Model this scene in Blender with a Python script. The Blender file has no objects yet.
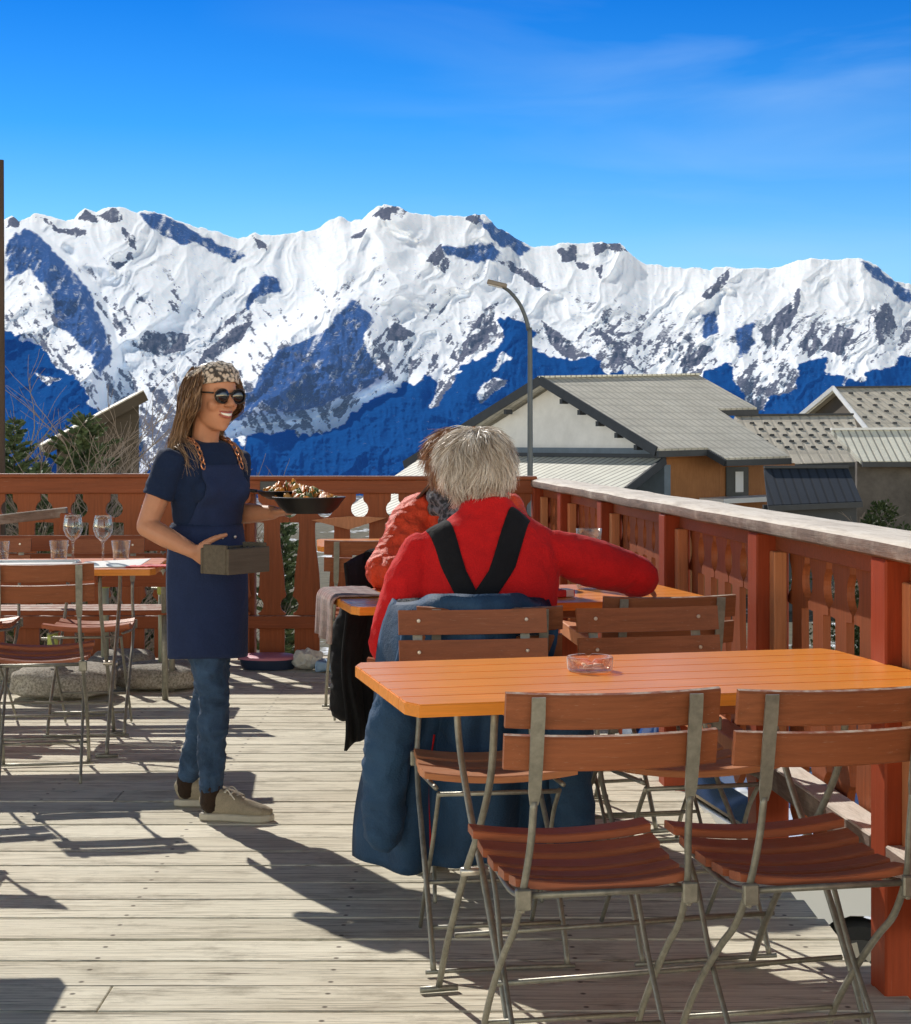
import bpy, bmesh, math, random
import numpy as np
from mathutils import Vector, Matrix, noise as mnoise
from mathutils.bvhtree import BVHTree
R = math.radians
random.seed(7); np.random.seed(7)
scene = bpy.context.scene
C = scene.collection
F = 1700.0; CX = 455.5; HY = 440.0; EYE = 1.3
def at(px, py, Y):
    "a direction seen from the terrace, at distance Y"
    return Vector(((px - CX) / F * Y, Y, EYE - (py - HY) / F * Y))
def floor_at(px, py, z=0.0):
    Y = (EYE - z) * F / (py - HY)
    return Vector(((px - CX) / F * Y, Y, z))

# ------------------------------------------------------------------ objects
def tag(o, label, cat, group=None):
    o['label'] = label; o['category'] = cat
    if group: o['group'] = group
    return o
def thing(name, label, cat, loc=(0, 0, 0), rz=0.0, group=None):
    o = bpy.data.objects.new(name, None); C.objects.link(o)
    o.empty_display_size = 0.1
    o.location = loc; o.rotation_euler = (0, 0, rz)
    return tag(o, label, cat, group)
def obj(name, bm, mat, parent=None, smooth=False):
    if isinstance(bm, bmesh.types.BMesh):
        me = bpy.data.meshes.new(name)
        bmesh.ops.recalc_face_normals(bm, faces=bm.faces[:])
        bm.to_mesh(me); bm.free()
    else:
        me = bm; me.name = name
    o = bpy.data.objects.new(name, me); C.objects.link(o)
    for m in (mat if isinstance(mat, (list, tuple)) else [mat]):
        me.materials.append(m)
    if smooth:
        me.polygons.foreach_set('use_smooth', [True] * len(me.polygons))
        if smooth == 'auto':
            try: me.set_sharp_from_angle(angle=R(40))
            except Exception: pass
    if parent is not None: o.parent = parent
    return o
def struct(name, bm, mat, smooth=False):
    o = obj(name, bm, mat, None, smooth); o['kind'] = 'structure'; return o
KIDS = {}
def dup(root, loc, rz, label, group=None):
    def cp(o, par):
        c = o.copy(); C.objects.link(c)
        if par is not None:
            c.parent = par; c.matrix_parent_inverse = o.matrix_parent_inverse.copy()
        for ch in kids(o): cp(ch, c)
        return c
    r = cp(root, None)
    r.location = loc; r.rotation_euler = (0, 0, rz)
    r['label'] = label
    if group: r['group'] = group
    return r
def kids(o):
    return [x for x in bpy.data.objects if x.parent is o]

# ------------------------------------------------------------------ shapes
def new(): return bmesh.new()
def box(bm, c, s, rot=None, bev=0.0, segs=1):
    r = bmesh.ops.create_cube(bm, size=1.0)
    vs = r['verts']
    bmesh.ops.scale(bm, vec=Vector(s), verts=vs)
    if bev > 0:
        es = list({e for v in vs for e in v.link_edges})
        rb = bmesh.ops.bevel(bm, geom=es, offset=bev, segments=segs, affect='EDGES', profile=0.5)
        vs = list({v for f in rb['faces'] for v in f.verts} | {v for v in vs if v.is_valid})
        allv = set(); stack = list(vs)
        while stack:
            v = stack.pop()
            if v in allv: continue
            allv.add(v)
            for e in v.link_edges: stack.append(e.other_vert(v))
        vs = list(allv)
    M = Matrix.Translation(Vector(c))
    if rot is not None: M = M @ rot.to_4x4()
    bmesh.ops.transform(bm, matrix=M, verts=vs)
    return vs
def bar(bm, a, b, w, t, up=Vector((0, 0, 1)), bev=0.0):
    "a rectangular bar from a to b; w across, t along up"
    a = Vector(a); b = Vector(b); d = b - a; L = d.length; d.normalize()
    x = d.cross(up)
    if x.length < 1e-4: x = d.cross(Vector((1, 0, 0)))
    x.normalize(); u = x.cross(d)
    rot = Matrix((x, d, u)).transposed()
    return box(bm, (a + b) / 2, (w, L, t), rot, bev)
def smooth_path(pts, n=6):
    pts = [Vector(p) for p in pts]
    if len(pts) < 3: return pts
    out = []
    P = [pts[0] * 2 - pts[1]] + pts + [pts[-1] * 2 - pts[-2]]
    for i in range(1, len(P) - 2):
        p0, p1, p2, p3 = P[i - 1], P[i], P[i + 1], P[i + 2]
        for k in range(n):
            t = k / n
            out.append(0.5 * ((2 * p1) + (p2 - p0) * t + (2 * p0 - 5 * p1 + 4 * p2 - p3) * t * t + (3 * p1 - p0 - 3 * p2 + p3) * t ** 3))
    out.append(pts[-1]); return out
def tube(bm, pts, r, seg=8, smooth=0):
    if smooth: pts = smooth_path(pts, smooth)
    pts = [Vector(p) for p in pts]; n = len(pts)
    rr = r if isinstance(r, (list, tuple)) else [r] * n
    if len(rr) != n:
        m = len(rr); rr = [np.interp(i / (n - 1), np.linspace(0, 1, m), rr) for i in range(n)]
    rings = []; A = None
    for i in range(n):
        T = (pts[min(i + 1, n - 1)] - pts[max(i - 1, 0)]).normalized()
        if A is None:
            A = T.orthogonal().normalized()
        else:
            A = (A - T * A.dot(T))
            A = A.normalized() if A.length > 1e-5 else T.orthogonal().normalized()
        B = T.cross(A)
        rings.append([bm.verts.new(pts[i] + (A * math.cos(2 * math.pi * k / seg) + B * math.sin(2 * math.pi * k / seg)) * rr[i]) for k in range(seg)])
    for i in range(n - 1):
        for k in range(seg):
            bm.faces.new((rings[i][k], rings[i][(k + 1) % seg], rings[i + 1][(k + 1) % seg], rings[i + 1][k]))
    bm.faces.new(rings[0][::-1]); bm.faces.new(rings[-1])
def lathe(bm, prof, c=(0, 0, 0), seg=24, M=None):
    "prof: list of (r, z); closed when r=0 at an end"
    c = Vector(c); rings = []
    for r, z in prof:
        if r < 1e-6: rings.append([bm.verts.new(c + Vector((0, 0, z)))])
        else: rings.append([bm.verts.new(c + Vector((r * math.cos(2 * math.pi * k / seg), r * math.sin(2 * math.pi * k / seg), z))) for k in range(seg)])
    for a, b in zip(rings, rings[1:]):
        for k in range(seg):
            k2 = (k + 1) % seg
            if len(a) == 1 and len(b) == 1: continue
            if len(a) == 1: bm.faces.new((a[0], b[k], b[k2]))
            elif len(b) == 1: bm.faces.new((a[k], a[k2], b[0]))
            else: bm.faces.new((a[k], a[k2], b[k2], b[k]))
    if M is not None:
        bmesh.ops.transform(bm, matrix=M, verts=[v for r in rings for v in r])
def prism(bm, poly, off):
    "poly: 3D points; extruded by the vector off"
    a = [bm.verts.new(Vector(p)) for p in poly]
    b = [bm.verts.new(Vector(p) + Vector(off)) for p in poly]
    n = len(poly)
    bm.faces.new(a); bm.faces.new(b[::-1])
    for i in range(n):
        bm.faces.new((a[i], b[i], b[(i + 1) % n], a[(i + 1) % n]))
def loft(bm, st, seg=20):
    "st: list of (centre, a, b, side) elliptical rings"
    n = len(st); rings = []
    for i in range(n):
        c, a, b, side = st[i]
        c = Vector(c)
        T = (Vector(st[min(i + 1, n - 1)][0]) - Vector(st[max(i - 1, 0)][0])).normalized()
        A = Vector(side); A = (A - T * A.dot(T)).normalized(); B = T.cross(A)
        rings.append([bm.verts.new(c + A * (a * math.cos(2 * math.pi * k / seg)) + B * (b * math.sin(2 * math.pi * k / seg))) for k in range(seg)])
    for i in range(n - 1):
        for k in range(seg):
            bm.faces.new((rings[i][k], rings[i][(k + 1) % seg], rings[i + 1][(k + 1) % seg], rings[i + 1][k]))
    bm.faces.new(rings[0][::-1]); bm.faces.new(rings[-1])
def ball(bm, c, s, rot=None, sub=3):
    r = bmesh.ops.create_icosphere(bm, subdivisions=sub, radius=1.0)
    bmesh.ops.scale(bm, vec=Vector(s if hasattr(s, '__len__') else (s, s, s)), verts=r['verts'])
    M = Matrix.Translation(Vector(c))
    if rot is not None: M = M @ rot.to_4x4()
    bmesh.ops.transform(bm, matrix=M, verts=r['verts'])
    return r['verts']
def limb(bm, pts, rad, seg=14, sm=5):
    "round limb with rounded ends, tapering through rad"
    P = smooth_path(pts, sm) if len(pts) > 2 else [Vector(p) for p in pts]
    n = len(P); m = len(rad)
    rr = [float(np.interp(i / (n - 1), np.linspace(0, 1, m), rad)) for i in range(n)]
    d0 = (P[0] - P[1]).normalized(); d1 = (P[-1] - P[-2]).normalized()
    P = [P[0] + d0 * rr[0] * 0.8, P[0] + d0 * rr[0] * 0.5] + P + [P[-1] + d1 * rr[-1] * 0.5, P[-1] + d1 * rr[-1] * 0.8]
    rr = [rr[0] * 0.45, rr[0] * 0.83] + rr + [rr[-1] * 0.83, rr[-1] * 0.45]
    tube(bm, P, rr, seg)
def remesh(name, bm, voxel, mat, parent=None, smooth=4, wrinkle=0.0, wscale=9.0, loc=None):
    "one continuous skin over overlapping closed shapes"
    me = bpy.data.meshes.new(name)
    bmesh.ops.recalc_face_normals(bm, faces=bm.faces[:])
    bm.to_mesh(me); bm.free()
    t = bpy.data.objects.new('tmp', me); ts = bpy.data.scenes.new('tmp'); ts.collection.objects.link(t)
    m = t.modifiers.new('r', 'REMESH'); m.mode = 'VOXEL'; m.voxel_size = voxel
    if smooth:
        s = t.modifiers.new('s', 'SMOOTH'); s.factor = 0.5; s.iterations = smooth
    ts.view_layers[0].update(); dg = ts.view_layers[0].depsgraph; dg.update()
    out = bpy.data.meshes.new_from_object(t.evaluated_get(dg))
    bpy.data.objects.remove(t); bpy.data.meshes.remove(me); bpy.data.scenes.remove(ts)
    if wrinkle:
        cos = [v.co.copy() for v in out.vertices]; nos = [v.normal.copy() for v in out.vertices]; flat = []
        for c, nn in zip(cos, nos):
            n = mnoise.fractal(c * wscale, 1.0, 2.0, 3)
            n2 = 1 - abs(mnoise.noise(Vector((c.x * wscale * 1.6, c.y * wscale * 1.6, c.z * wscale * 2.6)))) * 2
            flat.extend(c + nn * (n * wrinkle + n2 * wrinkle * 0.6))
        out.vertices.foreach_set('co', flat); out.update()
    out.materials.clear()
    return obj(name, out, mat, parent, True)
def grid_mesh(name, X, Y, Z):
    "X, Y, Z numpy arrays (rows, cols)"
    r, c = X.shape
    co = np.stack([X, Y, Z], -1).reshape(-1, 3).astype(np.float32)
    idx = np.arange(r * c).reshape(r, c)
    q = np.stack([idx[:-1, :-1], idx[:-1, 1:], idx[1:, 1:], idx[1:, :-1]], -1).reshape(-1, 4).astype(np.int32)
    me = bpy.data.meshes.new(name)
    me.vertices.add(r * c); me.vertices.foreach_set('co', co.ravel())
    me.loops.add(q.size); me.loops.foreach_set('vertex_index', q.ravel())
    me.polygons.add(len(q)); me.polygons.foreach_set('loop_start', np.arange(0, q.size, 4, dtype=np.int32))
    me.update(calc_edges=True); me.validate()
    return me
# ------------------------------------------------------------------ numpy noise
def _hash(ix, iy, seed):
    h = (ix.astype(np.int64) * 374761393 + iy.astype(np.int64) * 668265263 + seed * 974711) & 0x7fffffff
    h = ((h ^ (h >> 13)) * 1274126177) & 0x7fffffff
    return ((h ^ (h >> 16)) & 0xffff) / 65535.0
def vnoise(x, y, seed=0):
    ix = np.floor(x); iy = np.floor(y); fx = x - ix; fy = y - iy
    fx = fx * fx * fx * (fx * (fx * 6 - 15) + 10); fy = fy * fy * fy * (fy * (fy * 6 - 15) + 10)
    a = _hash(ix, iy, seed); b = _hash(ix + 1, iy, seed); c = _hash(ix, iy + 1, seed); d = _hash(ix + 1, iy + 1, seed)
    return (a + (b - a) * fx) * (1 - fy) + (c + (d - c) * fx) * fy
def fbm(x, y, seed=0, oct=5, gain=0.5):
    s = 0; a = 1; t = 0
    for o in range(oct):
        s = s + a * vnoise(x, y, seed + o * 17); t += a
        a *= gain; x = x * 2.03 + 11.3; y = y * 2.03 + 5.7
    return s / t
def ridged(x, y, seed=0, oct=5, gain=0.5):
    s = 0; a = 1; t = 0
    for o in range(oct):
        n = 1 - np.abs(vnoise(x, y, seed + o * 31) * 2 - 1)
        s = s + a * n * n; t += a
        a *= gain; x = x * 2.07 + 3.1; y = y * 2.07 + 7.9
    return s / t

# ------------------------------------------------------------------ materials
class NT:
    def __init__(s, name):
        s.m = bpy.data.materials.new(name); s.m.use_nodes = True
        s.t = s.m.node_tree; s.t.nodes.clear()
        s.out = s.n('ShaderNodeOutputMaterial'); s.b = s.n('ShaderNodeBsdfPrincipled')
        s.l(s.b.outputs[0], s.out.inputs[0])
    def n(s, k, **kw):
        x = s.t.nodes.new(k)
        for a, v in kw.items(): setattr(x, a, v)
        return x
    def l(s, a, b): s.t.links.new(a, b)
    def set(s, **kw):
        for k, v in kw.items():
            i = s.b.inputs[k.replace('_', ' ')]
            if hasattr(v, 'is_linked') or isinstance(v, bpy.types.NodeSocket): s.l(v, i)
            else: i.default_value = (*v, 1) if isinstance(v, tuple) and len(i.default_value) == 4 and len(v) == 3 else v
    def coord(s, scale=(1, 1, 1), kind='Object', rnd=0.0):
        tc = s.n('ShaderNodeTexCoord'); mp = s.n('ShaderNodeMapping')
        mp.inputs['Scale'].default_value = scale
        s.l(tc.outputs[kind], mp.inputs['Vector'])
        if rnd:
            oi = s.n('ShaderNodeObjectInfo'); mu = s.n('ShaderNodeMath', operation='MULTIPLY'); mu.inputs[1].default_value = rnd
            s.l(oi.outputs['Random'], mu.inputs[0]); cb = s.n('ShaderNodeCombineXYZ')
            for i in range(3): s.l(mu.outputs[0], cb.inputs[i])
            s.l(cb.outputs[0], mp.inputs['Location'])
        return mp.outputs[0]
    def noise(s, vec, scale=5, detail=6, rough=0.6, dist=0.0):
        x = s.n('ShaderNodeTexNoise'); x.inputs['Scale'].default_value = scale
        x.inputs['Detail'].default_value = detail; x.inputs['Roughness'].default_value = rough; x.inputs['Distortion'].default_value = dist
        if vec is not None: s.l(vec, x.inputs['Vector'])
        return x.outputs['Fac']
    def ramp(s, fac, stops):
        x = s.n('ShaderNodeValToRGB'); e = x.color_ramp.elements
        while len(e) < len(stops): e.new(0.5)
        for q, (p, c) in zip(e, stops):
            q.position = p; q.color = (*c, 1) if len(c) == 3 else c
        s.l(fac, x.inputs[0]); return x.outputs[0]
    def mix(s, fac, a, b, mode='MIX'):
        x = s.n('ShaderNodeMix', data_type='RGBA', blend_type=mode)
        for v, i in ((fac, x.inputs[0]), (a, x.inputs[6]), (b, x.inputs[7])):
            if isinstance(v, bpy.types.NodeSocket): s.l(v, i)
            elif isinstance(v, tuple): i.default_value = (*v, 1)
            else: i.default_value = v
        return x.outputs[2]
    def math(s, op, a, b=0.0, c=0.0, clamp=False):
        x = s.n('ShaderNodeMath', operation=op, use_clamp=clamp)
        for i, v in enumerate((a, b, c)):
            if isinstance(v, bpy.types.NodeSocket): s.l(v, x.inputs[i])
            else: x.inputs[i].default_value = v
        return x.outputs[0]
    def mrange(s, v, a, b, c=0.0, d=1.0):
        x = s.n('ShaderNodeMapRange'); s.l(v, x.inputs[0])
        for i, q in enumerate((a, b, c, d)): x.inputs[i + 1].default_value = q
        return x.outputs[0]
    def bump(s, h, strength=0.3, dist=0.01):
        x = s.n('ShaderNodeBump'); x.inputs['Strength'].default_value = strength; x.inputs['Distance'].default_value = dist
        s.l(h, x.inputs['Height']); s.l(x.outputs[0], s.b.inputs['Normal']); return x.outputs[0]
    def sep(s, vec):
        x = s.n('ShaderNodeSeparateXYZ'); s.l(vec, x.inputs[0]); return x.outputs
    def attr(s, name):
        x = s.n('ShaderNodeAttribute'); x.attribute_name = name; return x
def mul(c, k): return tuple(min(1, v * k) for v in c)
def plain(name, col, rough=0.6, metal=0.0, var=0.25, scale=12, stretch=(1, 1, 1), bump=0.15, bd=0.004, rnd=7.0, spec=0.5, **kw):
    t = NT(name); v = t.coord(stretch, rnd=rnd)
    n = t.noise(v, scale, 6, 0.65); n2 = t.noise(v, scale * 0.23, 3, 0.5)
    nn = t.math('ADD', t.math('MULTIPLY', n, 0.6), t.math('MULTIPLY', n2, 0.4))
    c = t.ramp(nn, [(0.3, mul(col, 1 - var)), (0.7, mul(col, 1 + var))])
    t.set(Base_Color=c, Roughness=rough, Metallic=metal, Specular_IOR_Level=spec)
    if bump: t.bump(n, bump, bd)
    for k, q in kw.items(): t.set(**{k: q})
    return t.m
def stained_wood(name, col, worn=(0.42, 0.36, 0.30), axis='x', wear=0.5, edge=0.0, rough=0.5, grain=0.35, coat=0.0, spec=0.22):
    "stained boards with grain along an axis and sun-bleached wear on upward edges"
    t = NT(name)
    sc = {'x': (0.6, 14, 14), 'y': (14, 0.6, 14), 'z': (14, 14, 0.6)}[axis]
    v = t.coord(sc, rnd=9.0); v1 = t.coord((1, 1, 1), rnd=5.0)
    g = t.noise(v, 6, 8, 0.7, 0.4); big = t.noise(v1, 3.0, 4, 0.6); fine = t.noise(v, 28, 4, 0.7)
    oi = t.n('ShaderNodeObjectInfo')
    c = t.ramp(g, [(0.25, mul(col, 1 - grain)), (0.5, col), (0.78, mul(col, 1 + grain))])
    c = t.mix(t.mrange(big, 0.35, 0.7, 0.0, 0.35), c, mul(col, 0.55))
    c = t.mix(t.math('MULTIPLY', oi.outputs['Random'], 0.25), c, mul(col, 1.35))
    scr = t.math('MULTIPLY', t.mrange(fine, 0.62, 0.72), wear * 0.5)
    c = t.mix(scr, c, worn)
    if edge:
        ge = t.n('ShaderNodeNewGeometry'); nz = t.sep(ge.outputs['Normal'])[2]
        up = t.mrange(nz, 0.6, 0.9)
        pn = t.mrange(t.noise(v1, 22, 5, 0.7), 0.40, 0.62)
        c = t.mix(t.math('MULTIPLY', t.math('MULTIPLY', up, pn), edge), c, worn)
    t.set(Base_Color=c, Roughness=rough, Specular_IOR_Level=spec)
    if coat: t.set(Coat_Weight=coat, Coat_Roughness=0.22)
    t.bump(t.math('ADD', g, t.math('MULTIPLY', fine, 0.5)), 0.25, 0.003)
    return t.m
def cloth(name, col, var=0.18, rough=0.9, weave=220, fold=7.0, foldamt=0.6, sheen=0.04):
    t = NT(name); v = t.coord(); n = t.noise(v, fold, 4, 0.55, 0.6); w = t.noise(v, weave, 2, 0.5)
    c = t.ramp(n, [(0.3, mul(col, 1 - var)), (0.72, mul(col, 1 + var))])
    c = t.mix(0.25, c, t.ramp(w, [(0.3, mul(col, 0.6)), (0.7, mul(col, 1.4))]))
    t.set(Base_Color=c, Roughness=rough, Sheen_Weight=sheen, Specular_IOR_Level=0.2)
    t.bump(t.math('ADD', n, t.math('MULTIPLY', w, 0.12)), foldamt, 0.02)
    return t.m
def glass(name, col=(1, 1, 1), rough=0.02):
    t = NT(name); t.set(Base_Color=col, Roughness=rough, Transmission_Weight=1.0, IOR=1.45)
    return t.m

MAT = {}
MAT['rail'] = stained_wood('red_brown_stain', (0.250, 0.066, 0.022), axis='z', wear=0.35, rough=0.55)
MAT['rail_h'] = stained_wood('red_brown_stain_long', (0.230, 0.060, 0.022), axis='x', wear=0.5, edge=0.9, rough=0.55)
MAT['rail_v'] = stained_wood('red_brown_stain_deep', (0.230, 0.060, 0.022), axis='y', wear=0.4, edge=0.6, rough=0.55)
MAT['post'] = stained_wood('post_red_stain', (0.27, 0.042, 0.012), axis='z', wear=0.2, rough=0.5)
MAT['stile'] = stained_wood('faded_orange_stain', (0.50, 0.20, 0.090), axis='z', wear=0.5, rough=0.6)
MAT['slat'] = stained_wood('chair_slat_brown', (0.265, 0.086, 0.036), worn=(0.50, 0.42, 0.33), axis='x', wear=0.55, edge=0.95, rough=0.45)
MAT['seat'] = stained_wood('chair_seat_red_brown', (0.36, 0.112, 0.052), worn=(0.45, 0.32, 0.24), axis='x', wear=0.7, edge=0.12, rough=0.4)
MAT['seat_light'] = stained_wood('chair_seat_faded', (0.46, 0.19, 0.085), worn=(0.6, 0.46, 0.36), axis='x', wear=0.6, edge=0.10, rough=0.45)
MAT['table'] = stained_wood('orange_varnished_pine', (0.76, 0.255, 0.030), worn=(0.88, 0.45, 0.12), axis='x', wear=0.8, rough=0.38, grain=0.32, coat=0.22, spec=0.2)
MAT['steel'] = plain('galvanised_steel', (0.25, 0.243, 0.205), 0.48, 0.55, 0.35, 60, bump=0.1, bd=0.001)
MAT['screw'] = plain('screw_steel', (0.55, 0.52, 0.47), 0.35, 0.8, 0.1, 40, bump=0)
MAT['dark_metal'] = plain('dark_metal', (0.05, 0.055, 0.06), 0.45, 0.6, 0.2, 20, bump=0.05)
# ================================================================== camera, light, sky
cam = bpy.data.objects.new('camera', bpy.data.cameras.new('camera')); C.objects.link(cam)
cam.location = (0, 0, EYE); cam.rotation_euler = (R(90), 0, 0)
cam.data.sensor_fit = 'HORIZONTAL'; cam.data.sensor_width = 36; cam.data.lens = F / 911 * 36
cam.data.shift_y = (HY - 512) / 911
cam.data.clip_start = 0.05; cam.data.clip_end = 60000
scene.camera = cam
SUN = Vector((-0.388, 0.70, 0.60)).normalized()
sl = bpy.data.lights.new('sun', 'SUN'); sl.energy = 5.0; sl.angle = R(0.53); sl.color = (1.0, 0.945, 0.86)
so = bpy.data.objects.new('sun', sl); C.objects.link(so)
so.rotation_euler = SUN.to_track_quat('Z', 'Y').to_euler(); so.location = (-4, 7, 8)
scene.view_settings.view_transform = 'Standard'; scene.view_settings.look = 'None'
scene.view_settings.exposure = 0; scene.view_settings.gamma = 1
w = bpy.data.worlds.new('World'); scene.world = w; w.use_nodes = True
nt = w.node_tree; nt.nodes.clear()
wo = nt.nodes.new('ShaderNodeOutputWorld'); bg = nt.nodes.new('ShaderNodeBackground')
sky = nt.nodes.new('ShaderNodeTexSky'); sky.sky_type = 'NISHITA'; sky.sun_disc = False
sky.sun_elevation = math.asin(SUN.z); sky.sun_rotation = math.atan2(SUN.x, SUN.y); sky.altitude = 1700
sky.air_density = 1.0; sky.dust_density = 0.2; sky.ozone_density = 2.0
def wn(k, **kw):
    x = nt.nodes.new(k)
    for a, v in kw.items(): setattr(x, a, v)
    return x
tc = wn('ShaderNodeTexCoord'); sp = wn('ShaderNodeSeparateXYZ'); nt.links.new(tc.outputs['Generated'], sp.inputs[0])
# deep blue valley side, paler low down; overhead dimmed to deepen deck shadows
el = wn('ShaderNodeValToRGB')
els = el.color_ramp.elements
while len(els) < 5: els.new(0.5)
for e, (p, c) in zip(els, [(0.0, (0.75, 0.95, 1.12)), (0.10, (0.50, 0.88, 1.12)), (0.18, (0.13, 0.62, 1.08)), (0.27, (0.010, 0.40, 0.98)), (0.5, (0.24, 0.27, 0.30))]):
    e.position = p; e.color = (*c, 1)
nt.links.new(sp.outputs[2], el.inputs[0])
fy = wn('ShaderNodeMapRange'); nt.links.new(sp.outputs[1], fy.inputs[0])
fy.inputs[1].default_value = -0.2; fy.inputs[2].default_value = 0.5
tint = wn('ShaderNodeMix', data_type='RGBA'); nt.links.new(fy.outputs[0], tint.inputs[0])
bk = wn('ShaderNodeValToRGB')  # added warm fill low behind the camera, standing in for an unseen sunlit facade
while len(bk.color_ramp.elements) < 4: bk.color_ramp.elements.new(0.5)
for e, (p, c) in zip(bk.color_ramp.elements, [(0.0, (6.0, 4.4, 3.1)), (0.24, (5.4, 4.0, 2.8)), (0.40, (0.45, 0.45, 0.45)), (1.0, (0.22, 0.25, 0.28))]):
    e.position = p; e.color = (*c, 1)
nt.links.new(sp.outputs[2], bk.inputs[0]); nt.links.new(bk.outputs[0], tint.inputs[6]); nt.links.new(el.outputs[0], tint.inputs[7])
# thin cirrus wisps
mp = wn('ShaderNodeMapping'); mp.inputs['Scale'].default_value = (1.5, 1.5, 9); mp.inputs['Rotation'].default_value = (0, R(7), 0)
nt.links.new(tc.outputs['Generated'], mp.inputs[0])
cn = wn('ShaderNodeTexNoise'); cn.inputs['Scale'].default_value = 2.6; cn.inputs['Detail'].default_value = 6; cn.inputs['Roughness'].default_value = 0.48; cn.inputs['Distortion'].default_value = 0.6
nt.links.new(mp.outputs[0], cn.inputs['Vector'])
cr = wn('ShaderNodeMapRange'); nt.links.new(cn.outputs['Fac'], cr.inputs[0]); cr.inputs[1].default_value = 0.40; cr.inputs[2].default_value = 0.80; cr.inputs[4].default_value = 0.34
cx = wn('ShaderNodeMapRange'); nt.links.new(sp.outputs[0], cx.inputs[0]); cx.inputs[1].default_value = -0.15; cx.inputs[2].default_value = 0.2
cm = wn('ShaderNodeMath', operation='MULTIPLY'); nt.links.new(cr.outputs[0], cm.inputs[0]); nt.links.new(cx.outputs[0], cm.inputs[1])
mu = wn('ShaderNodeMix', data_type='RGBA', blend_type='MULTIPLY'); mu.inputs[0].default_value = 1
nt.links.new(sky.outputs[0], mu.inputs[6]); nt.links.new(tint.outputs[2], mu.inputs[7])
cl = wn('ShaderNodeMix', data_type='RGBA'); nt.links.new(cm.outputs[0], cl.inputs[0]); nt.links.new(mu.outputs[2], cl.inputs[6]); cl.inputs[7].default_value = (4.2, 6.2, 9.0, 1)
nt.links.new(cl.outputs[2], bg.inputs['Color']); bg.inputs['Strength'].default_value = 0.115
nt.links.new(bg.outputs[0], wo.inputs[0])

# ================================================================== mountains
SKY = [(-2200, 330), (-1500, 250), (-1000, 310), (-500, 300), (-300, 255), (-160, 222), (-60, 230), (-20, 218), (3, 222), (12, 217), (19, 222), (35, 214), (45, 215), (66, 221), (74, 220), (80, 213), (85, 209), (91, 212), (96, 214), (103, 209), (109, 207), (123, 207), (137, 213), (145, 210), (156, 213), (165, 215), (175, 220), (191, 226), (213, 231), (238, 239), (245, 238), (250, 236), (255, 233), (261, 236), (288, 235), (302, 232), (316, 230.5), (329, 222), (339, 217.5), (351, 222), (362, 219.6), (370, 212), (376, 208), (384, 206), (392, 206), (400, 208), (409, 213), (422, 215.5), (440, 217), (458, 216), (465, 217), (475, 214), (480, 216), (485, 215.5), (497, 228), (508, 234), (519, 240), (533, 247), (545, 246), (555, 245.6), (568, 243), (580, 244), (593, 241.5), (606, 244), (620, 244), (625, 249), (631, 255), (640, 262), (648, 265.5), (660, 266), (678, 269), (697, 268), (711, 270.5), (722, 267), (729, 266.5), (736, 270), (760, 269), (779, 268), (790, 264), (798, 261), (812, 259), (834, 261), (848, 260), (859, 259.6), (871, 264), (878, 266.5), (889, 277), (894, 281.5), (902, 281.5), (911, 285.6), (960, 280), (1100, 305), (1250, 260), (1450, 300), (1900, 250), (2500, 310), (3200, 260)]
FOREST = [
 [(-2300, 330), (-60, 318), (0, 333), (14, 333), (40, 352), (70, 372), (92, 395), (96, 420), (135, 432), (140, 520), (-2300, 520)],
 [(240, 438), (275, 433), (310, 433), (340, 427), (351, 414), (384, 397), (409, 384), (430, 375), (436, 384), (430, 411), (439, 405), (452, 384), (456, 373), (475, 359), (495, 348), (505, 332), (499, 318), (508, 314), (530, 323), (533, 343), (549, 354), (571, 359), (593, 356), (609, 370), (640, 380), (640, 520), (150, 520), (150, 460), (220, 445)],
 [(705, 372), (730, 365), (733, 385), (765, 415), (690, 415)], [(800, 362), (825, 358), (830, 375), (850, 380), (815, 415), (760, 418), (770, 395), (795, 392)],
 [(850, 384), (880, 365), (911, 352), (1000, 330), (1450, 360), (3300, 350), (3300, 520), (640, 520), (660, 400), (700, 410), (820, 410)]]
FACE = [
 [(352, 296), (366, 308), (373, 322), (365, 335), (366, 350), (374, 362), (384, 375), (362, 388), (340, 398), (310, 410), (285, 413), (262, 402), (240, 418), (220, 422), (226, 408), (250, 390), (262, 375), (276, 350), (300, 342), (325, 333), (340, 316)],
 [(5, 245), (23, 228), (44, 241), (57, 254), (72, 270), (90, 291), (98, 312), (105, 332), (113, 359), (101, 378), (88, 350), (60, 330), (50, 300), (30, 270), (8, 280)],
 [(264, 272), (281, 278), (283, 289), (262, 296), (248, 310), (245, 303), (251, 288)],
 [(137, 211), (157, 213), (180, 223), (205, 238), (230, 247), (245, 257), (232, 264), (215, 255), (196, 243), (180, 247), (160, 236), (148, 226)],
 [(440, 247), (470, 244), (492, 242), (502, 254), (478, 264), (455, 257)], [(478, 215), (497, 228), (520, 240), (534, 248), (520, 258), (505, 247), (490, 236)], [(700, 318), (716, 310), (720, 330), (705, 342)], [(735, 330), (752, 322), (756, 345), (738, 358)], [(859, 260), (878, 266), (889, 277), (911, 290), (911, 305), (885, 285), (866, 272)]]
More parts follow.
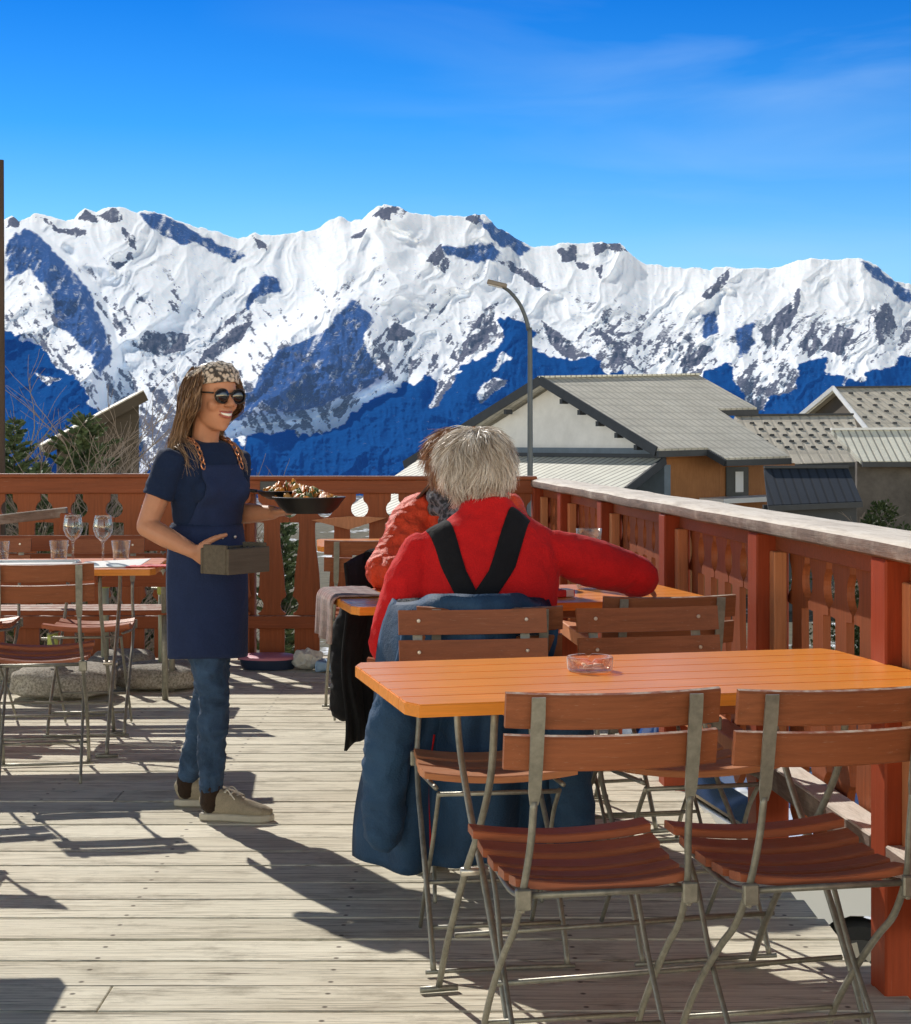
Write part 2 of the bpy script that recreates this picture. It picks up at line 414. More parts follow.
ROCK = [
 [(75, 220), (85, 209), (97, 215), (95, 224), (82, 219)], [(97, 215), (110, 209), (124, 215), (123, 222), (103, 219)],
 [(122, 228), (135, 237), (138, 251), (128, 247)], [(124, 251), (131, 256), (133, 263), (126, 260)], [(35, 215), (60, 227), (87, 230), (86, 237), (60, 233), (45, 222)], [(5, 226), (12, 217), (19, 222), (16, 229)],
 [(372, 216), (384, 206), (400, 208), (410, 214), (402, 219), (391, 213), (389, 222), (378, 216)],
 [(244, 308), (253, 302), (240, 318), (214, 337), (206, 348), (214, 334)], [(206, 350), (230, 330), (255, 320), (240, 340), (215, 358), (190, 395), (180, 396)],
 [(463, 217), (480, 214), (484, 222), (474, 224)], [(557, 249), (575, 246), (577, 262), (562, 262)], [(592, 243), (621, 244), (628, 252), (608, 249), (598, 258)], [(595, 268), (604, 266), (602, 280)], [(575, 262), (590, 266), (585, 272), (578, 270)],
 [(250, 236), (262, 240), (268, 250), (258, 246)], [(348, 234), (366, 229), (360, 236)], [(440, 244), (428, 262), (446, 274), (452, 262)], [(495, 258), (510, 262), (540, 284), (552, 293), (534, 286)],
 [(325, 340), (330, 332), (345, 362), (352, 386), (346, 384)], [(374, 345), (384, 342), (396, 375), (390, 380)], [(384, 330), (395, 325), (415, 333), (404, 340), (388, 340)],
 [(130, 340), (150, 330), (170, 332), (190, 335), (185, 350), (160, 355), (140, 350)], [(110, 262), (125, 262), (118, 270)],
 [(540, 318), (556, 328), (575, 345), (590, 356), (566, 358), (548, 340)], [(592, 326), (610, 336), (640, 372), (620, 362)], [(480, 312), (500, 304), (492, 320), (470, 330)], [(448, 360), (470, 335), (490, 322), (485, 340), (462, 362)],
 [(700, 296), (730, 268), (728, 280), (708, 300)], [(760, 330), (800, 290), (796, 312), (770, 350)], [(820, 350), (840, 325), (856, 330), (842, 355)], [(870, 310), (890, 300), (900, 330), (880, 345)], [(800, 345), (815, 325), (822, 345), (808, 358)], [(680, 360), (700, 345), (712, 350), (694, 372)]]
SNOW = [[(222, 430), (238, 424), (258, 403), (270, 411), (300, 414), (330, 404), (352, 391), (400, 374), (425, 364), (432, 371), (408, 383), (384, 396), (351, 412), (338, 426), (300, 430), (262, 436), (235, 440)],
 [(478, 392), (492, 376), (511, 381), (497, 392), (480, 406)], [(500, 352), (514, 356), (490, 370)], [(428, 408), (438, 384), (446, 388), (432, 410)], [(30, 372), (60, 380), (50, 388)], [(536, 330), (548, 344), (540, 350)]]
def inside(px, py, poly):
    r = np.zeros(px.shape, bool); n = len(poly)
    for i in range(n):
        x0, y0 = poly[i]; x1, y1 = poly[(i + 1) % n]
        if y0 == y1: continue
        c = ((py < y0) != (py < y1)) & (px < (x1 - x0) * (py - y0) / (y1 - y0) + x0)
        r ^= c
    return r
def blur(a, ky, kx):
    def one(a, k, ax):
        if k < 1: return a
        ker = np.ones(2 * k + 1) / (2 * k + 1)
        p = [(0, 0), (0, 0)]; p[ax] = (k, k)
        b = np.pad(a, p, mode='edge')
        cs = np.cumsum(b, axis=ax); z = np.zeros_like(np.take(cs, [0], ax))
        cs = np.concatenate([z, cs], ax)
        n = a.shape[ax]
        return (np.take(cs, range(2 * k + 1, n + 2 * k + 1), ax) - np.take(cs, range(0, n), ax)) / (2 * k + 1)
    return one(one(a, ky, 0), kx, 1)
def mountains():
    us = np.concatenate([np.arange(-2200, -420, 14.0), np.arange(-420, -30, 4.0), np.arange(-30, 945, 1.0), np.arange(945, 1380, 4.0), np.arange(1380, 3200, 14.0)])
    nr = 350
    s = np.linspace(0, 1, nr)
    U, S = np.meshgrid(us, s)
    top = np.interp(us, [p[0] for p in SKY], [p[1] for p in SKY])
    jit = (fbm(us / 7.0, us * 0 + 3.3, 5, 4) - 0.5) * 4.4 - 0.6
    ker = np.exp(-np.linspace(-2, 2, 41) ** 2); ker /= ker.sum()
    soft = np.convolve(np.pad(top, 20, mode='edge'), ker, 'valid')
    V = 505 + (soft[None, :] - 505) * S + (top + jit - soft)[None, :] * S ** 26
    top = soft
    # masks laid over the slopes, their edges broken up by noise
    dx = (fbm(U / 16, V / 16, 11, 5, 0.6) - 0.5) * 24; dy = (fbm(U / 16, V / 16, 23, 5, 0.6) - 0.5) * 24
    fx, fy_ = (U + dx, V + dy)
    fo = np.zeros(U.shape); fa = np.zeros(U.shape); ro = np.zeros(U.shape)
    for p in FOREST: fo = np.maximum(fo, inside(fx, fy_, p))
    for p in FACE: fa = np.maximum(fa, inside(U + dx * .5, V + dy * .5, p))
    for p in ROCK: ro = np.maximum(ro, inside(U + dx * .45, V + dy * .45, p))
    # relief: spurs and gullies
    q1 = U * 0.72 + V * 0.70; q2 = -U * 0.70 + V * 0.72
    wx = (fbm(U / 60, V / 60, 41, 3) - .5) * 60
    wl = np.clip((V - top[None, :]) / 25, 0, 1)
    big = ridged((q1 + wx) / 95, (q2 + wx) / 190, 3, 4, 0.45)
    med = ridged((U + wx * .6) / 34, (V + wx * .5) / 52, 9, 5, 0.55)
    fine = ridged(U / 11, V / 15, 15, 4, 0.6)
    rough = blur(np.maximum(np.maximum(fa, ro), fo * .5), 4, 6)
    low = np.clip((V - 300) / 90, 0, 1)
    D = -(big - .4) * 700 - (med - .4) * (85 + 200 * rough + 45 * low) - (fine - .4) * (10 + 95 * rough + 26 * low)
    nearer = np.zeros(U.shape)
    nearer += blur(inside(U, V, [(-400, 300), (-60, 215), (23, 226), (57, 254), (90, 291), (105, 332), (114, 360), (98, 390), (100, 520), (-400, 520)]).astype(float), 5, 9) * 1500
    nearer += blur(inside(U, V, FOREST[1]).astype(float), 10, 12) * 500
    nearer += blur(inside(U, V, [(352, 295), (375, 322), (400, 375), (310, 412), (225, 422), (200, 400), (250, 340), (310, 310)]).astype(float), 8, 10) * 700
    Z = 3600 + 5400 * S ** 1.05 + (D - nearer) * np.clip(S * 6, 0, 1) * (0.35 + 0.65 * wl)
    # the far side of the crest
    X = (U - CX) / F * Z; H = EYE - (V - HY) / F * Z
    bx = X[-1:] ; bz = Z[-1:]; bh = H[-1:]
    X = np.concatenate([X, bx * 1.03, bx * 1.2]); Z = np.concatenate([Z, bz * 1.03, bz * 1.2]); H = np.concatenate([H, bh - 260, bh - 1900])
    pad = lambda a: np.concatenate([a, a[-1:], a[-1:]])
    strip = np.zeros(U.shape)
    for p in SNOW: strip = np.maximum(strip, inside(U + dx * .5, V + dy * .5, p))
    fo = fo * (1 - strip); fa = fa * (1 - strip)
    # speckle: scattered trees and outcrops thicken downhill
    sp_ = fbm(U / 5, V / 6, 77, 4, .65); patch = fbm(U / 40, V / 30, 88, 4)
    sa = np.where(U > 330, U * .8 + V * .6, U * .8 - V * .6); sb_ = np.where(U > 330, V * .8 - U * .6, V * .8 + U * .6)
    sp_ = .45 * sp_ + .55 * fbm(sa / 4.5, sb_ / 16, 78, 4, .62)
    spk = np.clip((sp_ - 0.575 + low * 0.12 + (patch - .5) * .30) * 9, 0, 1) * np.clip((V - top - 20) / 60, 0, 1)
    streak = ridged((U * .9 + V * .45) / 6, (V - U * .3) / 60, 55, 3)
    fa_ = fa * np.clip(1.25 - np.clip((streak - .50) * 2.4, 0, .9) - np.clip((sp_ - .53) * 5, 0, .8), 0, 1)
    fo_ = fo * np.clip(1.9 - np.clip((sp_ - .62) * 3, 0, .6) - np.clip((streak - .70) * 2.2, 0, .5), 0, 1)
    wob = (fbm(U / 22, V / 22, 97, 4) - .5) * 26
    ribl = ridged((U * .80 + V * .60 + wob) / 10, (V * .8 - U * .6) / 90, 66, 3, .55)
    ribs = np.clip((ribl - .60) * 5, 0, 1) * np.clip((V - 276) / 60, 0, 1) * np.clip((U - 600) / 60, 0, 1) * np.clip((patch - .30) * 4, 0, 1)
    ribm = np.clip((ridged((U * .62 + V * .78 + wob) / 12, (V * .6 - U * .8) / 80, 71, 3, .55) - .63) * 5, 0, 1) * np.clip((V - 262) / 60, 0, 1) * np.clip((U - 350) / 50, 0, 1) * np.clip((700 - U) / 60, 0, 1) * np.clip((patch - .40) * 4, 0, 1)
    stre = ridged((U * .95 + V * .32 + wob * .5) / 9, (V - U * .3) / 34, 121, 4, .6)
    rob = np.clip((ro - .5) * .9 + (stre - .42) * 1.6 + (sp_ - .5) * 1.5 + .42, 0, 1) * (blur(ro, 1, 1) > .05)
    ro_ = np.maximum(np.maximum(rob, spk * .75), np.maximum(ribs, ribm) * .85)
    me = grid_mesh('mountains', X, Z, H)
    ca = me.color_attributes.new('cover', 'FLOAT_COLOR', 'POINT')
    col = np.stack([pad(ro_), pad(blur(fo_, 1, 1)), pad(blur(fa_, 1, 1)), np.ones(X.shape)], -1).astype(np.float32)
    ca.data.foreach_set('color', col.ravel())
    t = NT('snow_rock_forest')
    a = t.attr('cover'); ch = t.n('ShaderNodeSeparateColor'); t.l(a.outputs['Color'], ch.inputs[0])
    v = t.coord((1, 1, 1)); n = t.noise(v, 0.011, 8, 0.7); n2 = t.noise(v, 0.045, 5, 0.7); n3 = t.noise(v, 0.02, 7, 0.75); n4 = t.noise(v, 0.11, 3, 0.7)
    snow = t.ramp(t.math('ADD', t.math('MULTIPLY', n, .5), t.math('MULTIPLY', n4, .5)), [(0.36, (0.80, 0.87, 0.93)), (0.50, (0.94, 0.96, 0.98)), (0.62, (0.98, 0.985, 0.99))])
    rock = t.ramp(n2, [(0.3, (0.040, 0.045, 0.080)), (0.7, (0.17, 0.16, 0.185))])
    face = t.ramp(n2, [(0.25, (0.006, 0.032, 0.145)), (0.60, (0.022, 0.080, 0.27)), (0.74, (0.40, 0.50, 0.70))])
    fore = t.ramp(n2, [(0.25, (0.002, 0.030, 0.11)), (0.75, (0.008, 0.068, 0.215))])  # haze and shade of the far slopes put into these blues
    def fac(ch_, lo=0.35, hi=0.65):
        return t.mrange(t.math('ADD', ch_, t.math('ADD', t.math('ADD', t.math('MULTIPLY', t.math('SUBTRACT', n2, 0.5), 1.6), t.math('MULTIPLY', t.math('SUBTRACT', n4, 0.5), 0.5)), t.math('MULTIPLY', t.math('SUBTRACT', n3, 0.5), 0.9))), lo, hi)
    c = t.mix(fac(ch.outputs[0], .32, .62), snow, rock)
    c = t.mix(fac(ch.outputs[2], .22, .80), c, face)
    c = t.mix(fac(ch.outputs[1], .25, .7), c, fore)
    t.set(Base_Color=c, Roughness=0.95, Specular_IOR_Level=0.0)
    # haze put on as a faint blue glow of the slopes, lifting the snow
    haze_glow = t.mix(fac(ch.outputs[1], .3, .6), (0.034, 0.060, 0.105), (0.008, 0.036, 0.140))
    t.set(Emission_Color=haze_glow, Emission_Strength=1.0)
    t.bump(t.math('ADD', n2, t.math('MULTIPLY', n4, .5)), 0.45, 9.0)
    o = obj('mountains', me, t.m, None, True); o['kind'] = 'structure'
    return o
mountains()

# ================================================================== ground below the terrace
def ground():
    xs = np.sinh(np.linspace(-6.2, 6.2, 150)) * 12.5; ys = np.concatenate([np.linspace(-30, 80, 45), np.geomspace(84, 3900, 60)])
    X, Y = np.meshgrid(xs, ys)
    Zg = np.where(Y < 75, -2.62, -2.62 - (Y - 75) * 0.0392)
    Zg = Zg + (fbm(X / 30, Y / 30, 4, 4) - .5) * np.clip((Y - 30) / 120, 0, 1) * 8
    Zg = Zg + (fbm(X / 3, Y / 3, 6, 3) - .5) * 0.10
    t = NT('meadow_and_snow')
    v = t.coord(); n = t.noise(v, 0.35, 7, 0.65); n2 = t.noise(v, 3.0, 6, 0.7); f = t.noise(v, 0.02, 6, 0.6)
    gr = t.ramp(n2, [(0.3, (0.045, 0.042, 0.022)), (0.7, (0.14, 0.12, 0.07))])
    c = t.mix(t.mrange(n, 0.57, 0.62), gr, (0.82, 0.86, 0.92))
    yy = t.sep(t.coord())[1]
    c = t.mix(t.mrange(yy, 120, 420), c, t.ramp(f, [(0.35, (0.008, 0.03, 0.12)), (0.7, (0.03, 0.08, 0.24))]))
    t.set(Base_Color=c, Roughness=0.95); t.bump(n2, 0.6, 0.05)
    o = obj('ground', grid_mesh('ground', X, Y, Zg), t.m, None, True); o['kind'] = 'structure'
    t = NT('asphalt'); v = t.coord(); n = t.noise(v, 60, 4, 0.7); b = t.noise(v, 0.6, 4, 0.6)
    t.set(Base_Color=t.mix(t.mrange(b, .55, .62, 0, .8), t.ramp(n, [(0.3, (0.035, 0.037, 0.04)), (0.7, (0.075, 0.075, 0.075))]), (0.7, 0.75, 0.82)), Roughness=0.85); t.bump(n, 0.3, 0.01)
    bm = new()
    g = [(-40, 11.6), (40, 9.0), (40, 21), (-40, 23)]
    n_ = 60
    rows = []
    for k in range(n_ + 1):
        x = -40 + 80 * k / n_
        rows.append((bm.verts.new((x, 12.2 - 0.01 * x if x < 0 else 12.2, -2.53)), bm.verts.new((x, 22, -2.53))))
    for a_, b_ in zip(rows, rows[1:]): bm.faces.new((a_[0], b_[0], b_[1], a_[1]))
    struct('road', bm, t.m)
ground()

# ================================================================== deck
def deck():
    bm = new(); lay = bm.verts.layers.float.new('tint')
    y = -2.0; rnd = random.Random(3); w_ = 0.19; i = 0
    while y < 10.14:
        w_ = 0.188 + rnd.uniform(-.012, .012)
        x1 = 1.4186 - 0.0914 * y - 0.012 + rnd.uniform(-.012, .012)
        cuts = [-6.5]
        c0 = -6.5 + rnd.uniform(1.0, 6.0)
        while c0 < x1 - 0.9:
            cuts.append(c0); c0 += rnd.choice((6.0, 7.0))
        if len(cuts) > 1 and rnd.random() < .6: cuts = cuts[:1]
        cuts.append(x1)
        for a, b in zip(cuts, cuts[1:]):
            h = rnd.uniform(-.0035, 0.0)
            vs = box(bm, ((a + b) / 2, y + w_ / 2, -0.02 + h), (b - a - 0.003, w_ - 0.0095, 0.04), Matrix.Rotation(rnd.uniform(-.0007, .0007), 3, 'Z'), bev=0.0025)
            tv = rnd.random()
            for v in vs: v[lay] = tv
        y += w_; i += 1
    # fascia and joists under the boards
    for xx in np.arange(-6.4, 0.4, 0.6):
        vs = box(bm, (xx, 4.0, -0.135), (0.06, 12.0, 0.18))
    t = NT('weathered_deck_boards')
    a = t.attr('tint').outputs['Fac']
    mp_ = t.n('ShaderNodeCombineXYZ'); t.l(t.math('MULTIPLY', a, 37.0), mp_.inputs[0]); t.l(t.math('MULTIPLY', a, 11.0), mp_.inputs[1])
    tcn = t.n('ShaderNodeTexCoord'); ad = t.n('ShaderNodeVectorMath', operation='ADD'); t.l(tcn.outputs['Object'], ad.inputs[0]); t.l(mp_.outputs[0], ad.inputs[1])
    def sc(s):
        m = t.n('ShaderNodeMapping'); m.inputs['Scale'].default_value = s; t.l(ad.outputs[0], m.inputs[0]); return m.outputs[0]
    g = t.noise(sc((0.55, 16, 1)), 5, 9, 0.72, 0.7)
    fi = t.noise(sc((1.1, 70, 1)), 6, 5, 0.7, 0.3)
    big = t.noise(sc((0.5, 1.3, 1)), 2.0, 5, 0.6)
    stain = t.noise(sc((1, 1.6, 1)), 5.0, 6, 0.7)
    crack = t.noise(sc((0.35, 30, 1)), 7, 6, 0.6, 0.5)
    c = t.ramp(g, [(0.26, (0.17, 0.145, 0.10)), (0.40, (0.52, 0.48, 0.385)), (0.52, (0.73, 0.69, 0.575)), (0.78, (0.83, 0.795, 0.68))])
    c = t.mix(t.mrange(a, 0.2, 1.0, 0.0, 0.34), c, (0.36, 0.31, 0.225))
    c = t.mix(t.mrange(big, 0.42, 0.66, 0.0, 0.34), c, (0.85, 0.82, 0.71))
    c = t.mix(t.mrange(stain, 0.52, 0.70, 0.0, 0.55), c, (0.20, 0.175, 0.125))
    c = t.mix(t.mrange(fi, 0.57, 0.72, 0.0, 0.60), c, (0.14, 0.115, 0.08))
    c = t.mix(t.mrange(crack, 0.625, 0.665, 0.0, 0.85), c, (0.045, 0.038, 0.028))
    ha = t.noise(sc((0.22, 9.5, 1)), 4.0, 4, 0.55, 0.8)
    hair = t.mrange(t.math('ABSOLUTE', t.math('SUBTRACT', ha, 0.5)), 0.0, 0.022, 0.85, 0.0)
    hb_ = t.noise(sc((0.30, 4.0, 1)), 3.0, 3, 0.5)
    c = t.mix(t.math('MULTIPLY', hair, t.mrange(hb_, 0.42, 0.58)), c, (0.10, 0.08, 0.055))
    # knots
    vo = t.n('ShaderNodeTexVoronoi'); vo.inputs['Scale'].default_value = 1.7; t.l(sc((0.9, 1.8, 0.001)), vo.inputs['Vector'])
    kn = t.mrange(t.math('ADD', vo.outputs['Distance'], t.math('MULTIPLY', t.math('SUBTRACT', g, 0.5), 0.07)), 0.028, 0.055, 0.75, 0.0)
    c = t.mix(kn, c, (0.07, 0.05, 0.033))
    c = t.mix(1.0, c, (1.04, 1.03, 0.99), 'MULTIPLY')
    # nail heads along the joists
    ox = t.sep(tcn.outputs['Object'])
    nx = t.math('MULTIPLY', t.math('SUBTRACT', t.math('FRACT', t.math('DIVIDE', ox[0], 0.6)), 0.5), 0.6)
    ny = t.math('MULTIPLY', t.math('SUBTRACT', t.math('FRACT', t.math('DIVIDE', ox[1], 0.094)), 0.5), 0.094)
    nd = t.math('SQRT', t.math('ADD', t.math('MULTIPLY', nx, nx), t.math('MULTIPLY', ny, ny)))
    c = t.mix(t.mrange(nd, 0.0045, 0.0085, 0.85, 0.0), c, (0.06, 0.042, 0.03))
    t.set(Base_Color=c, Roughness=0.85, Specular_IOR_Level=0.2)
    h = t.math('ADD', t.math('ADD', t.math('MULTIPLY', g, 0.8), t.math('MULTIPLY', fi, 0.5)), t.mrange(crack, 0.615, 0.665, 0.0, -0.9))
    t.bump(h, 0.55, 0.006)
    struct('deck', bm, t.m)
    bm = new()
    prism(bm, [(-6.5, 10.17, -0.045), (0.53, 10.17, -0.045), (0.53, 10.17, -0.3), (-6.5, 10.17, -0.3)], (0, 0.04, 0))
    struct('deck_edge', bm, MAT['rail_h'])
deck()

# ================================================================== railings
def gap(z):
    def circ(c, r):
        d = r * r - (z - c) ** 2
        return math.sqrt(d) if d > 0 else 0
    g = float(np.interp(z, [0, .27, .28, .36, .413, .50, .60, .68, .76, .812, .8145, .848, .8481, .93, .935, .981, .9815, 1.05],
                        [.030, .030, .012, .012, .027, .031, .042, .054, .057, .056, .0015, .0015, .0015, .0015, .022, .022, .0015, .0015]))
    return max(g, circ(.325, .053), circ(.893, .051))
def picket_mesh(z0, z1, W=0.207, th=0.024, scallop=False, k=1.0):
    zs = sorted(set([z0, z1] + [round(z, 4) for z in np.arange(z0, z1, 0.012)] + [v for v in (.8121, .8144, .8485, .9809, .9816) if z0 < v < z1]))
    pl = []
    for z in zs:
        g = gap(z); g = g * k if g > .01 else g
        if scallop: g = max(g, 0.085 - (z - z0) * 1.3) if z < z0 + .05 else g
        pl.append((W / 2 - g, z))
    poly = [(x, -th / 2, z) for x, z in pl] + [(-x, -th / 2, z) for x, z in reversed(pl)]
    bm = new(); prism(bm, poly, (0, th, 0))
    me = bpy.data.meshes.new('baluster'); bmesh.ops.recalc_face_normals(bm, faces=bm.faces[:]); bm.to_mesh(me); bm.free()
    me.materials.append(MAT['rail'])
    return me
def part_mesh(name, me, parent, loc):
    o = bpy.data.objects.new(name, me); C.objects.link(o); o.parent = parent; o.location = loc; return o
def weather_mat():
    t = NT('weathered_handrail'); v = t.coord((1.2, 9, 9)); v1 = t.coord()
    g = t.noise(v, 4, 9, 0.75, 0.6); b = t.noise(v1, 4, 5, 0.65); f = t.noise(t.coord((2, 40, 40)), 4, 4, 0.7)
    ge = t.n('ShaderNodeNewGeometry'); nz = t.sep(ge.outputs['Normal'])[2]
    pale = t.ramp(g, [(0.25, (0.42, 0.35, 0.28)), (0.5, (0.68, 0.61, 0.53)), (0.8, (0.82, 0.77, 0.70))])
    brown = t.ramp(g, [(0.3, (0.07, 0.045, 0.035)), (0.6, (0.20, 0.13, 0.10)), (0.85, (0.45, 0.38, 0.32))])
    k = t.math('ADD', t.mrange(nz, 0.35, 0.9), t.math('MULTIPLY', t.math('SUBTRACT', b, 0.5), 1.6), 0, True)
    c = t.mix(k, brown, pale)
    c = t.mix(t.mrange(f, .62, .72, 0, .5), c, (0.16, 0.11, 0.09))
    t.set(Base_Color=c, Roughness=0.85); t.bump(t.math('ADD', g, t.math('MULTIPLY', f, .5)), 0.6, 0.008)
    return t.m
MAT['handrail'] = weather_mat()
def back_railing():
    Y0 = 10.05
    t = thing('wooden_railing', 'red-brown timber railing with bottle-shaped cut-outs running along the back of the deck behind the waitress', 'railing', (0.5, Y0, 0))
    L = 6.6
    pm = picket_mesh(0.012, 1.0)
    # the cut-outs stand where the photograph shows them
    x = -0.135
    while x > -L:
        part_mesh('baluster', pm, t, (x, 0, 0)); x -= 0.207
    xs = [(-L, -1.74, 1.100), (-1.736, -0.02, 1.086)]
    for x0, x1, zt in xs:
        bm = new(); box(bm, ((x0 + x1) / 2, -0.030, (0.987 + zt - .022) / 2), (x1 - x0 - .004, 0.030, zt - .022 - 0.987), bev=.003); obj('rail_board', bm, MAT['rail_h'], t)
        bm = new(); box(bm, ((x0 + x1) / 2, 0.0, zt - .01), (x1 - x0 - .002, 0.15, 0.022), bev=.004); obj('handrail', bm, MAT['rail_h'], t)
    for x0, x1 in ((-L, -2.05), (-2.046, -0.02)):
        bm = new(); box(bm, ((x0 + x1) / 2, -0.038, 0.228), (x1 - x0, 0.046, 0.074), bev=.004); obj('lower_rail', bm, MAT['rail_h'], t)
    for xp in (-1.74, -4.0, -6.2):
        bm = new(); box(bm, (xp, 0.07, 0.40), (0.10, 0.10, 1.36), bev=.004); obj('post', bm, MAT['rail'], t)
    bm = new(); box(bm, (-1.60, -0.049, 1.02), (0.10, 0.006, 0.075), bev=.002); obj('bracket_plate', bm, MAT['dark_metal'], t)
    # thin pointed boards set on the inner face, one right and one left of the pans
    for xa, xb, zt in ((-1.345, -0.905, 0.83), (-1.80, -1.58, 0.88)):
        bm = new()
        prism(bm, [(xa, -0.06, zt), (xa + (xb - xa) * .5, -0.06, zt - .055), (xb, -0.06, zt + .014), ((xa + xb) / 2, -0.05, zt + .022)], (0, -0.02, 0))
        obj('ledge_board', bm, MAT['stile'], t)
back_railing()
def right_railing():
    d = Vector((0.0909, -0.9959, 0)); rz = math.atan2(d.y, d.x)
    t = thing('wooden_railing', 'red-brown timber railing with thick weathered grey handrail running along the right side of the deck', 'railing', (0.50, 10.05, 0), rz)
    sY = lambda Y: (10.05 - Y) / 0.9959
    posts = [sY(y) for y in (10.02, 9.0, 7.79, 6.44, 5.15, 4.03, 2.85, 1.65, 0.4)]
    L = posts[-1]
    bm = new()
    # rounded handrail plank
    sec = []
    for k in range(16):
        a = 2 * math.pi * k / 16
        ca, sa = math.cos(a), math.sin(a)
        sec.append((0.05 + 0.112 * math.copysign(abs(ca) ** 0.42, ca), 1.044 + 0.027 * math.copysign(abs(sa) ** 0.55, sa)))
    n = 60; rings = []
    for i in range(n + 1):
        s = -0.14 + (L + .3) * i / n
        jit = (mnoise.noise(Vector((s * 1.5, 3, 1)))) * .007
        rings.append([bm.verts.new((s, y + jit, z + jit * .5 + 0.003 * mnoise.noise(Vector((s * 6, y * 30, 0))))) for y, z in sec])
    for a, b in zip(rings, rings[1:]):
        for k in range(16): bm.faces.new((a[k], a[(k + 1) % 16], b[(k + 1) % 16], b[k]))
    bm.faces.new(rings[0]); bm.faces.new(rings[-1])
    obj('handrail', bm, MAT['handrail'], t, 'auto')
    for s in posts:
        bm = new(); box(bm, (s, 0.0, 0.36), (0.105, 0.10, 1.32), bev=.005); obj('post', bm, MAT['post'], t)
    pm = picket_mesh(0.15, 0.99, 0.19, 0.022, True, 0.85)
    for a, b in zip(posts, posts[1:]):
        a += .0535; b -= .0535
        bm = new(); box(bm, ((a + b) / 2, 0.022, 0.993), (b - a, 0.03, 0.048), bev=.003); obj('panel_board', bm, MAT['rail_v'], t)
        for s in (a + .028, b - .028):
            bm = new(); box(bm, (s, 0.008, 0.625), (0.052, 0.040, 0.686), bev=.003); obj('panel_stile', bm, MAT['stile'], t)
        bm = new(); box(bm, ((a + b) / 2, -0.008, 0.318), (b - a, 0.086, 0.07), bev=.004); obj('lower_rail', bm, MAT['handrail'] if a > 4 else MAT['stile'], t)
        m = max(1, round((b - a) / 0.192)); st = (b - a) / m
        for k in range(m): part_mesh('baluster', pm, t, (a + st * (k + .5), 0.054, 0))
right_railing()
# ================================================================== houses beyond the terrace
def on_plane(px, py, P, N):
    d = at(px, py, 1.0) - Vector((0, 0, EYE)); o = Vector((0, 0, EYE))
    k = (Vector(P) - o).dot(N) / d.dot(N)
    return o + d * k
def roof_mat(name, col, rib=26.0, row=0.0, var=.2, dark=0.5, axis=0, sharp=(0.55, 0.9), bmp=.4):
    "sheet roofing: ribs across the ridge direction, optional courses along it"
    t = NT(name); v = t.coord(); x = t.sep(v)
    s = t.math('SINE', t.math('MULTIPLY', x[axis], rib))
    n = t.noise(v, 1.3, 5, 0.6); n2 = t.noise(v, 14, 4, 0.7)
    c = t.ramp(t.math('ADD', t.math('MULTIPLY', n, .6), t.math('MULTIPLY', n2, .4)), [(0.3, mul(col, 1 - var)), (0.7, mul(col, 1 + var))])
    line = t.mrange(s, sharp[0], sharp[1])
    if row:
        r = t.math('FRACT', t.math('MULTIPLY', x[2], row))
        line = t.math('MAXIMUM', line, t.mrange(r, 0.0, 0.22, 0.75, 0.0))
    c = t.mix(t.math('MULTIPLY', line, dark), c, mul(col, 0.25))
    t.set(Base_Color=c, Roughness=0.62, Metallic=0.05, Specular_IOR_Level=0.3)
    t.bump(t.math('SUBTRACT', 1.0, line), bmp, 0.03)
    return t.m
def wall_mat(name, col, var=.12):
    return plain(name, col, 0.9, 0, var, 2.5, bump=.3, bd=.01, rnd=0)
MAT['roof_grey'] = roof_mat('ribbed_grey_roof', (0.58, 0.555, 0.49), 31.0, 5.5, dark=.4)
MAT['roof_pale'] = roof_mat('ribbed_pale_roof', (0.76, 0.75, 0.66), 36.0, 0, dark=.75)
MAT['roof_studded'] = roof_mat('sheet_roof_beige', (0.60, 0.55, 0.46), 22.0, 2.2, dark=.3)
MAT['roof_dark'] = roof_mat('sheet_roof_slate', (0.030, 0.040, 0.060), 30.0, 0, dark=.6, bmp=.1)
MAT['fascia'] = plain('dark_fascia', (0.030, 0.034, 0.042), 0.6, 0, .25, 6, rnd=0)
MAT['band'] = plain('blue_grey_band', (0.13, 0.17, 0.22), 0.7, 0, .2, 4, rnd=0)
MAT['render_white'] = wall_mat('white_render', (0.80, 0.785, 0.77))
MAT['cladding'] = stained_wood('orange_cladding', (0.35, 0.155, 0.062), axis='z', wear=.3, rough=.7)
MAT['dark_cladding'] = stained_wood('dark_cladding', (0.075, 0.060, 0.045), worn=(.2, .17, .13), axis='x', wear=.5, rough=.8)
MAT['stone_wall'] = wall_mat('grey_stone', (0.10, 0.088, 0.080), .6)
MAT['pane'] = plain('window_pane', (0.02, 0.03, 0.045), 0.08, 0, .2, 3, bump=0, spec=1.0)
MAT['white_paint'] = plain('white_paint', (0.75, 0.76, 0.78), 0.6, 0, .08, 5, bump=.05)

def house_root(name, label, P, ridge):
    rz = math.atan2(ridge.y, ridge.x)
    t = thing(name, label, 'house', P, rz)
    t['_'] = 0; del t['_']
    M = (Matrix.Translation(Vector(P)) @ Matrix.Rotation(rz, 4, 'Z')).inverted()
    return t, M
def slab(t, M, name, pts, N, th, mat, up=True):
    bm = new(); n = Vector(N).normalized() * (-th)
    prism(bm, [M @ Vector(p) for p in pts], M.to_3x3() @ n)
    return obj(name, bm, mat, t)
def panel(t, M, name, pts, off, mat):
    bm = new(); prism(bm, [M @ Vector(p) for p in pts], M.to_3x3() @ Vector(off)); return obj(name, bm, mat, t)
def beam(t, M, name, a, b, w, h, mat):
    bm = new(); bar(bm, M @ Vector(a), M @ Vector(b), w, h); return obj(name, bm, mat, t)

